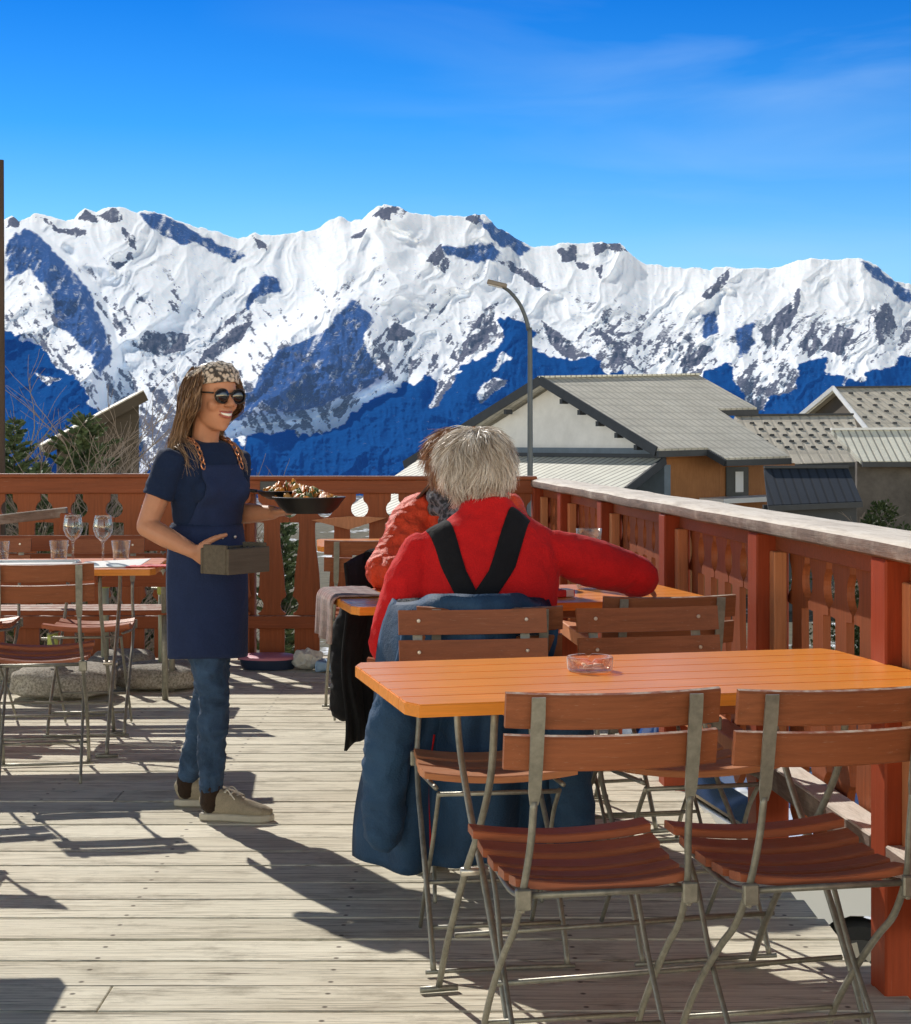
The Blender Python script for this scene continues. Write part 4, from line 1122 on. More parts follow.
T1 = dup(T0, (0.20, 5.79, 0), R(13), 'orange table where the two diners in red sit', GT)
T2 = dup(T0, (-1.86, 7.19, 0), R(5), 'orange table at left set with wine glasses and tumblers', GT)
T3 = dup(T0, (-0.10, 8.75, 0), R(5), 'orange table farthest back, glimpsed left of the seated diners', GT)
def on_table(T, px, py, z=0.775):
    return floor_at(px, py, z)

# ------------------------------------------------------------------ things on the tables
def thin_glass(name, col, edge=.55):
    t = NT(name); t.t.nodes.remove(t.b)
    tr = t.n('ShaderNodeBsdfTransparent'); tr.inputs[0].default_value = (*col, 1)
    gl = t.n('ShaderNodeBsdfGlossy'); gl.inputs['Roughness'].default_value = .03
    df = t.n('ShaderNodeBsdfDiffuse'); df.inputs[0].default_value = (.85, .87, .88, 1)
    lw = t.n('ShaderNodeLayerWeight'); lw.inputs['Blend'].default_value = .35
    m1 = t.n('ShaderNodeMixShader'); m2 = t.n('ShaderNodeMixShader')
    t.l(t.math('MULTIPLY', t.math('POWER', lw.outputs['Facing'], 2.0), edge), m1.inputs[0]); t.l(tr.outputs[0], m1.inputs[1]); t.l(df.outputs[0], m1.inputs[2])
    t.l(t.math('ADD', t.math('MULTIPLY', lw.outputs['Fresnel'], .5), .02), m2.inputs[0]); t.l(m1.outputs[0], m2.inputs[1]); t.l(gl.outputs[0], m2.inputs[2])
    t.l(m2.outputs[0], t.out.inputs[0]); return t.m
MAT['glass'] = thin_glass('clear_glass', (.93, .95, .95))
MAT['pink_glass'] = thin_glass('rosy_glass', (.95, .80, .74), .8)
MAT['paper'] = plain('white_paper', (.78, .77, .74), .8, 0, .06, 20, bump=.05)
MAT['red_print'] = plain('red_print', (.62, .03, .03), .7, 0, .35, 60, bump=.05)
def ashtray():
    p = on_table(T0, 590, 671)
    t = thing('ashtray', 'round clear glass ashtray with a rosy tint on the nearest orange table', 'ashtray', (p.x, p.y, .7755))
    bm = new(); lathe(bm, [(0, 0), (.046, 0), (.051, .004), (.053, .030), (.052, .033), (.046, .033), (.044, .028), (.041, .009), (.036, .007), (0, .007)], seg=40)
    for v in bm.verts:
        if v.co.z > .028:
            a = math.atan2(v.co.y, v.co.x)
            if abs(math.sin(a * 2)) < .16: v.co.z -= .009
    obj('bowl', bm, MAT['pink_glass'], t, 'auto')
    bm = new()
    for k in range(3):
        a = k * 2.1; tube(bm, [(math.cos(a) * .03, math.sin(a) * .03, .012), (math.cos(a + .8) * .012, math.sin(a + .8) * .012, .0125)], .0038, 8)
    obj('cigarette_stubs', bm, MAT['paper'], t, True)
ashtray()
def wine_glass(px, py, label, first=[None]):
    p = on_table(T2, px, py)
    if first[0] is not None: return dup(first[0], (p.x, p.y, .7755), 0.3, label, 'wine glasses on the left table')
    t = thing('wine_glass', label, 'glass', (p.x, p.y, .7755), 0, 'wine glasses on the left table'); first[0] = t
    bm = new(); lathe(bm, [(0, 0), (.036, 0), (.037, .002), (.012, .005), (.0045, .012), (.0042, .085), (.008, .093), (0, .096)], seg=32); obj('stem', bm, MAT['glass'], t, True)
    bm = new(); lathe(bm, [(0, .094), (.010, .096), (.030, .115), (.041, .142), (.042, .160), (.037, .188), (.033, .205), (.0318, .205), (.0355, .188), (.0403, .160), (.0393, .143), (.0285, .117), (.009, .0985), (0, .0975)], seg=36)
    obj('bowl', bm, MAT['glass'], t, True)
    return t
def tumbler(px, py, label, T=None, first=[None]):
    p = on_table(T, px, py)
    if first[0] is not None: return dup(first[0], (p.x, p.y, .7755), 0.3, label, 'tumblers on the tables')
    t = thing('tumbler', label, 'glass', (p.x, p.y, .7755), 0, 'tumblers on the tables'); first[0] = t
    bm = new(); lathe(bm, [(0, 0), (.031, 0), (.033, .003), (.041, .088), (.0395, .0885), (.0318, .014), (0, .012)], seg=36); obj('glass_wall', bm, MAT['glass'], t, True)
    bm = new(); lathe(bm, [(0, .0135), (.0312, .0155), (.0345, .046), (0, .046)], seg=36); obj('water', bm, MAT['water'], t, True)
    return t
MAT['water'] = thin_glass('still_water', (.90, .93, .94), .2); 
wine_glass(73, 563, 'wine glass on the left table, the left of the two stemmed glasses')
wine_glass(103, 564, 'wine glass on the left table, the right of the two stemmed glasses nearer the waitress')
tumbler(59, 561, 'tumbler standing left of the wine glasses on the left table', T2)
tumbler(121, 561, 'tumbler on the white menu right of the wine glasses', T2)
tumbler(0, 562, 'tumbler cut by the left edge of the picture', T2)
def carafe():
    p = on_table(T1, 589, 589)
    t = thing('carafe', 'clear glass carafe on the middle table, rising behind the stretched red arm', 'carafe', (p.x, p.y, .7755))
    bm = new(); lathe(bm, [(0, 0), (.040, 0), (.043, .004), (.044, .12), (.042, .17), (.046, .212), (.0445, .2125), (.0405, .17), (.042, .12), (.041, .014), (0, .012)], seg=40); obj('glass_wall', bm, MAT['glass'], t, True)
    bm = new(); lathe(bm, [(0, .0135), (.0405, .0155), (.0415, .125), (0, .125)], seg=40); obj('water', bm, MAT['water'], t, True)
carafe()
def menu():
    p = on_table(T2, 112, 566)
    t = thing('menu', 'white folded menu with red print lying on the left table', 'menu', (p.x, p.y, .7755), R(16))
    bm = new()
    vs = [(-.17, -.10, 0), (.10, -.10, .001), (.17, .10, .018), (-.10, .10, .010)]
    prism(bm, vs, (0, 0, .003)); obj('sheet', bm, MAT['paper'], t)
    q = thing('napkin', 'red printed napkin beside the white menu on the left table', 'napkin', (p.x + .17, p.y - .045, .7755), R(8))
    bm = new()
    n = 12; rows = []
    for i in range(n + 1):
        rows.append([bm.verts.new((-.10 + .2 * i / n, -.05 + .10 * j / 6, .004 + .006 * abs(mnoise.noise(Vector((i * .6, j * .9, 2)))))) for j in range(7)])
    for a, b in zip(rows, rows[1:]):
        for j in range(6): bm.faces.new((a[j], a[j + 1], b[j + 1], b[j]))
    o = obj('cloth', bm, MAT['red_print'], q, True); o.modifiers.new('s', 'SOLIDIFY').thickness = .003
    q = thing('tray', 'pale serving tray lying on the left table behind the chair', 'tray', (p.x - .33, p.y - .02, .7755), R(5))
    bm = new(); box(bm, (0, 0, .004), (.36, .24, .008), bev=.003); obj('base', bm, MAT['paper'], q)
    for a, b in (((-.18, -.12), (.18, -.12)), ((.18, -.12), (.18, .12)), ((.18, .12), (-.18, .12)), ((-.18, .12), (-.18, -.12))):
        bm = new(); tube(bm, [(*a, .012), (*b, .012)], .007, 8); obj('rim', bm, MAT['paper'], q, True)
menu()
def red_packet():
    p = on_table(T1, 560, 597)
    t = thing('cigarette_packet', 'small red packet on the middle table below the raised red sleeve', 'packet', (p.x, p.y, .7755), R(20))
    bm = new(); box(bm, (0, 0, .013), (.085, .055, .024), bev=.002); obj('box', bm, MAT['red_print'], t)
    bm = new(); box(bm, (.025, 0, .0135), (.03, .0565, .0252), bev=.002); obj('lid', bm, MAT['paper'], t)
red_packet()

# ------------------------------------------------------------------ left background: bench, stones, poles
def bench():
    t = thing('bench', 'long red-brown bench with a slatted back, behind the table with wine glasses', 'bench', (-2.05, 8.40, 0), R(2))
    L = 1.45
    for z, y in ((.79, .0), (.70, .015), (.61, .02)):
        bm = new(); box(bm, (0, y, z), (L, .022, .078), Matrix.Rotation(R(-8), 3, 'X'), bev=.003); obj('back_slat', bm, MAT['rail_h'], t)
    for k in range(3):
        bm = new(); box(bm, (0, .10 + .11 * k, .44), (L, .10, .024), bev=.003); obj('seat_slat', bm, MAT['rail_h'], t)
    for x in (-.6, .6):
        for y in (.08, .34):
            bm = new(); tube(bm, [(x, y, .43), (x, y + .01, 0)], .016, 8); obj('leg', bm, MAT['steel'], t, True)
        bm = new(); tube(bm, [(x, .05, .44), (x, .025, .60), (x, .018, .82)], .013, 8); obj('back_post', bm, MAT['steel'], t, True)
bench()
def board():
    t = thing('plank', 'weathered plank resting aslant on the bench back at the far left', 'plank', (-2.30, 8.62, 0))
    bm = new(); bar(bm, (-.5, 0, .84), (.33, 0, .935), .05, .05, bev=.004)
    obj('board', bm, MAT['handrail'], t)
    bm = new(); bar(bm, (.31, -.02, .50), (.33, -.02, .93), .05, .05, bev=.004); obj('prop', bm, MAT['rail'], t)
board()
MAT['granite'] = None
def granite():
    t = NT('speckled_granite'); v = t.coord(rnd=5.0); n = t.noise(v, 90, 4, .7); b = t.noise(v, 7, 5, .6)
    c = t.ramp(n, [(.32, (.13, .115, .095)), (.5, (.36, .33, .28)), (.72, (.60, .56, .48))])
    c = t.mix(t.mrange(b, .45, .7, 0, .5), c, (.20, .18, .14))
    t.set(Base_Color=c, Roughness=.95); t.bump(t.math('ADD', n, b), .6, .012)
    return t.m
MAT['granite'] = granite()
def stone(px, py, w, h, seed, label, pole=None):
    Y = EYE * F / (py - HY)
    p = floor_at(px, py)
    rd = random.Random(seed)
    t = thing('parasol_base', label, 'parasol base', (p.x, p.y + w * .42, 0), rd.uniform(-.2, .2), 'stone parasol bases')
    bm = new(); ball(bm, (0, 0, 0), 1, sub=4)
    for v in bm.verts:
        c = v.co.normalized()
        q = Vector((math.copysign(abs(c.x) ** .7, c.x), math.copysign(abs(c.y) ** .7, c.y), math.copysign(abs(c.z) ** .6, c.z)))
        n = mnoise.fractal(c * 1.6 + Vector((seed, 0, 0)), 1, 2, 4) * .09
        q *= 1 + n
        v.co = Vector((q.x * w / 2, q.y * w * .42, h / 2 + q.z * h / 2))
    obj('stone', bm, MAT['granite'], t, True)
    if pole:
        bm = new(); tube(bm, [(pole[0], 0, h * .8), (pole[0], 0, pole[1])], .021, 12); obj('socket_tube', bm, MAT['pole_paint'], t, True)
        bm = new(); tube(bm, [(pole[0], 0, pole[1] - .04), (pole[0], 0, pole[1] + .02)], .027, 12); cl = obj('collar', bm, MAT['collar'], t, True)
        bm = new(); tube(bm, [(pole[0] - .06, 0, pole[1] - .01), (pole[0] + .05, 0, pole[1] - .01)], .007, 8); obj('clamp_screw', bm, MAT['steel'], cl, True)
MAT['pole_paint'] = plain('pale_green_metal', (.33, .36, .28), .5, .2, .2, 10)
MAT['collar'] = plain('lime_collar', (.40, .48, .12), .5, 0, .15, 10)
stone(152, 693, .46, .135, 3, 'oval speckled stone parasol base with a green-collared tube, left of the waitress', (0.02, .53))
stone(54, 703, .52, .165, 8, 'large stone parasol base under the left chair, nearest the picture edge', (-.06, .30))
stone(100, 686, .30, .14, 12, 'small stone parasol base between the two larger ones', (.0, .55))
stone(118, 674, .34, .12, 17, 'stone parasol base set farthest back against the railing')
stone(190, 672, .26, .10, 22, 'stone parasol base just behind the waitress\'s apron')
stone(14, 684, .30, .13, 27, 'stone parasol base at the left picture edge, behind the large one')

# ------------------------------------------------------------------ low things along the back railing
def tub():
    p = floor_at(266, 671)
    t = thing('storage_tub', 'shallow dark blue tub with a pink lid on the deck behind the waitress', 'tub', (p.x, p.y + .12, 0))
    bm = new(); loft(bm, [((0, 0, 0), .15, .10, (1, 0, 0)), ((0, 0, .055), .165, .115, (1, 0, 0))], 24); obj('tray', bm, MAT['navy_plastic'], t, 'auto')
    bm = new(); loft(bm, [((0, 0, .056), .17, .12, (1, 0, 0)), ((0, 0, .070), .172, .122, (1, 0, 0)), ((0, 0, .078), .14, .10, (1, 0, 0))], 24); obj('lid', bm, MAT['pink_plastic'], t, 'auto')
    p = floor_at(306, 672)
    t = thing('crumpled_bag', 'crumpled pale plastic bag lying against the railing right of the blue tub', 'bag', (p.x, p.y + .1, 0))
    bm = new(); ball(bm, (0, 0, .055), (.09, .07, .055), sub=4)
    for v in bm.verts: v.co += v.co.normalized() * mnoise.fractal(v.co * 26, 1, 2, 3) * .022; v.co.z = max(v.co.z, .002)
    obj('sheet', bm, MAT['pale_plastic'], t)
    p = floor_at(334, 673)
    t = thing('folded_tarp', 'folded light blue tarp lying at the foot of the railing left of the black coat', 'tarp', (p.x, p.y + .1, 0))
    bm = new(); box(bm, (0, 0, .03), (.22, .16, .06), bev=.02, segs=3); bmesh.ops.subdivide_edges(bm, edges=bm.edges[:], cuts=3, use_grid_fill=True)
    for v in bm.verts: v.co.z = max(.002, v.co.z + mnoise.noise(v.co * 19) * .018)
    obj('sheet', bm, MAT['sky_plastic'], t, True)
MAT['navy_plastic'] = plain('navy_plastic', (.02, .035, .075), .4, 0, .15, 9); MAT['pink_plastic'] = plain('pink_plastic', (.55, .20, .27), .45, 0, .12, 9)
MAT['pale_plastic'] = plain('pale_plastic', (.55, .55, .50), .5, 0, .3, 14); MAT['sky_plastic'] = plain('sky_plastic', (.25, .40, .58), .5, 0, .2, 14)
tub()

# ------------------------------------------------------------------ cars below
def car(label, loc, rz, paint, name='parked_car', L=4.2, Wd=1.75, Hh=1.52):
    t = thing(name, label, 'car', loc, rz, 'cars parked below the terrace')
    # side outline in XZ, front at +X
    low = .24
    prof = [(-2.06, low + .1), (-2.10, .55), (-2.08, .86), (-2.02, .98), (-1.86, 1.06), (-1.62, 1.44), (-1.25, 1.50), (-.45, Hh), (.10, 1.46), (.86, 1.02), (1.50, .95), (1.95, .82), (2.08, .60), (2.10, .40), (2.04, low + .06)]
    arch = lambda cx: [(cx + .36 * math.cos(a), .30 + .36 * math.sin(a)) for a in np.linspace(0, math.pi, 10)]
    bottom = [(1.72, low)] + arch(1.34) + [(.9, low), (-.9, low)] + arch(-1.30) + [(-1.75, low)]
    outline = prof + bottom
    bm = new()
    def ring(y, k):
        out = []
        for x, z in outline:
            inn = 0.0
            if z > .98: inn = (z - .98) * .36
            out.append(bm.verts.new((x * (1 - .02 * k), math.copysign(max(abs(y) - inn - .05 * k, .01), y), z)))
        return out
    r0 = ring(-Wd / 2 + .0, 1); r1 = ring(-Wd / 2, 0); r2 = ring(Wd / 2, 0); r3 = ring(Wd / 2, 1)
    r1b = ring(-Wd / 2 + .06, 0)
    for v in r1b: bm.verts.remove(v)
    n = len(outline)
    for k in range(n): bm.faces.new((r1[k], r1[(k + 1) % n], r2[(k + 1) % n], r2[k]))
    bm.faces.new(r1); bm.faces.new(r2[::-1])
    for v in r0 + r3: bm.verts.remove(v)
    bmesh.ops.triangulate(bm, faces=[f for f in bm.faces if len(f.verts) > 4])
    body = obj('body', bm, paint, t)
    bv = body.modifiers.new('b', 'BEVEL'); bv.width = .035; bv.segments = 3; bv.limit_method = 'ANGLE'; bv.angle_limit = R(35)
    for sy in (-1, 1):
        for nm, pts in (('side_window', [(-1.50, 1.40), (-1.68, 1.08), (-.52, 1.05), (-.52, 1.43)]), ('side_window', [(-.44, 1.43), (-.44, 1.05), (.70, 1.03), (.14, 1.40)])):
            bm = new()
            f = lambda x, z: (x, sy * (Wd / 2 - max(0, z - .98) * .36 + .004), z)
            prism(bm, [f(*q) for q in pts], (0, sy * .006, 0)); obj(nm, bm, MAT['pane'], t)
        bm = new(); box(bm, (.74, sy * (Wd / 2 + .09), 1.06), (.10, .20, .13), bev=.03, segs=2); obj('wing_mirror', bm, paint, t, 'auto')
        bm = new(); box(bm, (-.30, sy * (Wd / 2 + .008), .86), (.16, .02, .03), bev=.006); obj('door_handle', bm, MAT['dark_metal'], t)
        bm = new(); box(bm, (2.0, sy * .62, .70), (.14, .36, .13), bev=.03, segs=2); obj('headlight', bm, MAT['lens'], t, 'auto')
        bm = new(); box(bm, (-2.07, sy * .70, .86), (.08, .20, .26), bev=.02, segs=2); obj('tail_light', bm, MAT['tail'], t, 'auto')
        for cx in (1.34, -1.30):
            M = Matrix.Translation((cx, sy * (Wd / 2 - .10), .30)) @ Matrix.Rotation(R(-90 * sy), 4, 'X')
            bm = new(); lathe(bm, [(.20, -.09), (.285, -.095), (.305, -.07), (.305, .07), (.285, .095), (.20, .09), (.20, -.09)], seg=36, M=M); tr = obj('tyre', bm, MAT['rubber'], t, 'auto')
            bm = new(); lathe(bm, [(0, .06), (.05, .075), (.06, .06), (.19, .07), (.205, .088), (.205, -.08), (0, -.08)], seg=36, M=M); obj('rim', bm, MAT['alloy'], tr, 'auto')
            bm = new()
            for a in range(7):
                an = a * 2 * math.pi / 7
                vs = box(bm, (.125 * math.cos(an), .125 * math.sin(an), .074), (.10, .045, .02), Matrix.Rotation(an, 3, 'Z'))
                bmesh.ops.transform(bm, matrix=M, verts=vs)
            obj('spoke', bm, MAT['screw'], tr)
    bm = new(); prism(bm, [(.17, -.62, 1.445), (.17, .62, 1.445), (.83, .72, 1.045), (.83, -.72, 1.045)], (.012, 0, .014)); obj('windscreen', bm, MAT['pane'], t)
    bm = new(); prism(bm, [(-1.66, -.60, 1.42), (-1.66, .60, 1.42), (-1.88, .70, 1.08), (-1.88, -.70, 1.08)], (-.014, 0, .010)); obj('rear_window', bm, MAT['pane'], t)
    bm = new(); box(bm, (2.085, 0, .45), (.05, 1.2, .18), bev=.02); obj('grille', bm, MAT['rubber'], t)
def paint(name, col):
    t = NT(name); t.set(Base_Color=col, Roughness=.3, Coat_Weight=.6, Coat_Roughness=.06); return t.m
MAT['rubber'] = plain('tyre_rubber', (.018, .018, .019), .85, 0, .3, 40); MAT['alloy'] = plain('wheel_alloy', (.10, .10, .105), .4, .7, .1, 20, bump=0)
MAT['lens'] = plain('headlight_lens', (.7, .72, .75), .1, .1, .05, 10, bump=0); MAT['tail'] = plain('tail_lens', (.4, .01, .01), .15, 0, .05, 10, bump=0)
car('white car below the right railing with its front wheel showing', (1.42, 12.3, -2.53), R(-4), paint('white_car_paint', (.90, .90, .90)))
car('blue car parked beyond the white one, glimpsed through the railing', (3.4, 16.2, -2.53), R(3), paint('blue_car_paint', (.03, .10, .35)))
# ================================================================== people
def skin_mat(name, col):
    t = NT(name); v = t.coord(); n = t.noise(v, 30, 5, .6); b = t.noise(v, 6, 3, .5)
    c = t.ramp(t.math('ADD', t.math('MULTIPLY', n, .4), t.math('MULTIPLY', b, .6)), [(.3, mul(col, .82)), (.7, mul(col, 1.15))])
    t.set(Base_Color=c, Roughness=.5, Subsurface_Weight=.12, Subsurface_Radius=(.012, .005, .003), Specular_IOR_Level=.35); t.bump(n, .08, .002); return t.m
def hair_mat(name, a, b, c3):
    t = NT(name); at_ = t.attr('shade').outputs['Fac']
    t.set(Base_Color=t.ramp(at_, [(0.0, a), (.5, b), (1.0, c3)]), Roughness=.42, Specular_IOR_Level=.4); return t.m
MAT['skin_tan'] = skin_mat('tanned_skin', (.46, .215, .125)); MAT['skin_red'] = skin_mat('ruddy_skin', (.50, .20, .14)); MAT['skin_fair'] = skin_mat('fair_skin', (.52, .27, .19))
MAT['hair_brown'] = hair_mat('long_brown_hair', (.055, .028, .015), (.16, .085, .045), (.38, .25, .15))
MAT['hair_grey'] = hair_mat('grey_hair', (.26, .20, .16), (.60, .53, .46), (.86, .82, .77))
MAT['hair_auburn'] = hair_mat('auburn_hair', (.10, .045, .025), (.30, .15, .08), (.52, .33, .20))
MAT['navy_cotton'] = cloth('navy_cotton', (.0085, .0185, .052), fold=9)
MAT['apron_navy'] = cloth('apron_navy', (.016, .028, .078), fold=6)
MAT['denim'] = cloth('blue_denim', (.034, .066, .125), .5, weave=300, fold=14, foldamt=.8)
MAT['khaki'] = cloth('khaki_canvas', (.30, .255, .185), .15, fold=20, foldamt=.3)
MAT['sole'] = plain('rubber_sole', (.46, .42, .34), .7, 0, .12, 30)
MAT['lace'] = plain('shoe_lace', (.62, .58, .50), .8, 0, .1, 60)
MAT['sock'] = cloth('dark_sock', (.03, .018, .012), fold=20)
MAT['red_wool'] = cloth('red_wool', (.52, .010, .012), .16, weave=260, fold=8, foldamt=.7)
MAT['red_jacket'] = cloth('red_orange_jacket', (.66, .066, .025), .2, fold=11, foldamt=1.0, rough=.6)
MAT['black_cloth'] = cloth('black_cloth', (.010, .010, .012), .3, fold=9)
MAT['elastic'] = cloth('black_elastic', (.009, .009, .012), .2, fold=30, foldamt=.2)
MAT['blue_coat'] = cloth('navy_blue_ski_jacket', (.021, .056, .118), .4, fold=6, foldamt=.8, rough=.7)
MAT['blue_trousers'] = cloth('navy_trousers', (.020, .034, .075), .3, fold=8)
MAT['lens_dark'] = plain('dark_lens', (.012, .011, .012), .08, 0, .1, 5, bump=0, spec=.9)
MAT['frame_dark'] = plain('dark_frame', (.015, .012, .010), .3, 0, .1, 30, bump=0)
MAT['lips'] = plain('lips', (.36, .085, .07), .4, 0, .1, 60, bump=0); MAT['teeth'] = plain('teeth', (.80, .77, .70), .25, 0, .04, 60, bump=0)
MAT['copper'] = plain('copper_chain', (.55, .24, .12), .35, .7, .15, 60, bump=0)
MAT['white_leather'] = plain('white_leather', (.72, .71, .68), .6, 0, .1, 20)
MAT['eye'] = plain('eye_white', (.7, .67, .62), .2, 0, .04, 30, bump=0); MAT['iris'] = plain('iris', (.06, .04, .025), .15, 0, .1, 30, bump=0)
def scarf_mat(name, a, b, s=28, lo=.45, hi=.8):
    t = NT(name); v = t.coord(); vo = t.n('ShaderNodeTexVoronoi'); vo.inputs['Scale'].default_value = s; t.l(v, vo.inputs['Vector'])
    n = t.noise(v, s * 1.3, 4, .6)
    k = t.mrange(t.math('ADD', vo.outputs['Distance'], t.math('MULTIPLY', n, .5)), lo, hi)
    t.set(Base_Color=t.mix(k, a, b), Roughness=.95, Sheen_Weight=.3); t.bump(t.math('ADD', vo.outputs['Distance'], n), .8, .008); return t.m
MAT['headband'] = scarf_mat('knitted_headband', (.60, .50, .42), (.05, .042, .04), 75, .66, .92)
MAT['scarf'] = scarf_mat('patterned_scarf', (.02, .025, .035), (.16, .17, .21), 60, .7, 1.0)
def check_mat():
    t = NT('red_grey_check'); v = t.coord(); s = t.sep(v)
    def band(o, f): return t.mrange(t.math('SINE', t.math('MULTIPLY', o, f)), -.1, .25)
    k = t.math('MULTIPLY', t.math('ADD', band(s[0], 150), band(s[1], 150)), .5)
    k2 = t.math('MULTIPLY', t.math('ADD', band(s[2], 170), band(s[1], 60)), .5)
    n = t.noise(v, 160, 3, .6)
    c = t.mix(k, (.30, .22, .20), (.16, .05, .055)); c = t.mix(t.math('MULTIPLY', k2, .6), c, (.09, .07, .075)); c = t.mix(t.math('MULTIPLY', n, .35), c, (.6, .5, .47))
    t.set(Base_Color=c, Roughness=.95); t.bump(n, .5, .004); return t.m
MAT['check'] = check_mat()

HEAD = [(-.002, .052, .016, .014), (.006, .052, .027, .026), (.020, .046, .040, .042), (.040, .034, .052, .060), (.065, .021, .060, .074), (.09, .012, .065, .084), (.12, .006, .070, .091), (.15, .001, .0725, .095), (.18, -.004, .068, .088), (.205, -.010, .052, .068), (.220, -.012, .030, .040), (.226, -.013, .012, .016)]
def head_shapes(bm, M, k=1.0):
    "skull, face, ears and neck top, chin at the origin of M, face along +Y"
    b = new()
    loft(b, [((0, f * k, z * k), a * k, d * k, (1, 0, 0)) for z, f, a, d in HEAD], 28)
    limb(b, [(0, .086 * k, .128 * k), (0, .100 * k, .108 * k), (0, .111 * k, .092 * k)], [.009 * k, .0115 * k, .0135 * k], 12)
    for s in (-1, 1):
        ball(b, (s * .011 * k, .099 * k, .088 * k), (.008 * k, .009 * k, .007 * k))
        ball(b, (s * .036 * k, .060 * k, .088 * k), (.024 * k, .021 * k, .026 * k))
        ball(b, (s * .030 * k, .083 * k, .137 * k), (.024 * k, .012 * k, .009 * k))
        ball(b, (s * .0725 * k, -.002 * k, .108 * k), (.009 * k, .019 * k, .031 * k), Matrix.Rotation(R(-12), 3, 'X'))
    ball(b, (0, .062 * k, .010 * k), (.020 * k, .017 * k, .014 * k))
    limb(b, [(-.020 * k, .083 * k, .057 * k), (0, .094 * k, .054 * k), (.020 * k, .083 * k, .057 * k)], [.006 * k, .009 * k, .006 * k], 10)
    bmesh.ops.transform(b, matrix=M, verts=b.verts[:])
    me = bpy.data.meshes.new('tmp'); b.to_mesh(me); b.free(); bm.from_mesh(me); bpy.data.meshes.remove(me)
def hand_shapes(bm, w_, d, n, side, curl=.4, k=1.0, spread=.06, thumb=.5):
    d = Vector(d).normalized(); n = Vector(n); n = (n - d * n.dot(d)).normalized(); s = n.cross(d) * side
    w_ = Vector(w_)
    loft(bm, [(w_ - d * .02 * k, .025 * k, .020 * k, s), (w_, .026 * k, .018 * k, s), (w_ + d * .03 * k, .037 * k, .0165 * k, s), (w_ + d * .065 * k, .041 * k, .0145 * k, s), (w_ + d * .088 * k, .039 * k, .011 * k, s)], 16)
    for off, L, c in ((-.0315, .060, 1.12), (-.0105, .070, 1.0), (.0105, .076, .95), (.0315, .068, .9)):
        off *= -1 if False else 1
        p = w_ + d * .080 * k + s * off * k
        dd = (d + s * (off * spread * 30)).normalized(); pts = [p - dd * .02 * k, p]
        for q, f in ((.46, curl * c * .7), (.31, curl * c * 1.2), (.25, curl * c * .8)):
            dd = (dd * math.cos(f) + n * math.sin(f)).normalized(); p = p + dd * L * q * k; pts.append(p)
        limb(bm, pts, [.0090 * k, .0088 * k, .0080 * k, .0066 * k], 10, 3)
    p = w_ + d * .022 * k + s * .030 * k; dd = (d * .62 + s * .68 + n * .35 * thumb * 2).normalized()
    pts = [p - s * .012 * k, p]
    for L, f in ((.036, 0), (.030, .25), (.024, .3)):
        dd = (dd * math.cos(f) + (d * .6 + n * .8 * thumb).normalized() * math.sin(f)).normalized(); p = p + dd * L * k; pts.append(p)
    limb(bm, pts, [.014 * k, .0125 * k, .0105 * k, .0082 * k], 10, 3)
def bvh_of(o):
    me = o.data; return BVHTree.FromPolygons([v.co.copy() for v in me.vertices], [tuple(p.vertices) for p in me.polygons])
def mesh_grid(rows):
    bm = new(); R_ = [[bm.verts.new(p) for p in r] for r in rows]
    for a, b in zip(R_, R_[1:]):
        for j in range(len(a) - 1): bm.faces.new((a[j], a[j + 1], b[j + 1], b[j]))
    return bm
def sheet(name, rows, th, mat, parent, smooth=True, off=-1):
    o = obj(name, mesh_grid(rows), mat, parent, smooth)
    s = o.modifiers.new('s', 'SOLIDIFY'); s.thickness = th; s.offset = off
    return o
def ribbons(name, strands, mat, parent, width=.004, tip=0.0):
    "hair: each strand a thin tapering ribbon with its own shade"
    vs, fs, sh = [], [], []
    for pts, shade, wd in strands:
        n = len(pts); base = len(vs)
        side = None
        for i, p in enumerate(pts):
            T = (pts[min(i + 1, n - 1)] - pts[max(i - 1, 0)]).normalized()
            if side is None: side = T.cross(Vector((random.gauss(0, 1), random.gauss(0, 1), random.gauss(0, 1)))).normalized()
            side = (side - T * side.dot(T)).normalized()
            w_ = wd * width * (1 - .75 * (i / (n - 1)) ** 2)
            q_ = min(1, shade + tip * (i / (n - 1)) ** 1.5); vs += [p - side * w_, p + side * w_]; sh += [q_, q_]
        for i in range(n - 1):
            a = base + 2 * i; fs.append((a, a + 1, a + 3, a + 2))
    me = bpy.data.meshes.new(name); me.from_pydata([tuple(v) for v in vs], [], fs)
    at_ = me.attributes.new('shade', 'FLOAT', 'POINT'); at_.data.foreach_set('value', sh)
    return obj(name, me, mat, parent, True)
def cap_shell(bvh, c, dirs_rows, off):
    rows = []
    for r in dirs_rows:
        row = []
        for d in r:
            d = Vector(d).normalized(); h = bvh.ray_cast(c + d * .4, -d)
            row.append((h[0] if h[0] else c + d * .09) + d * off)
        rows.append(row)
    return rows

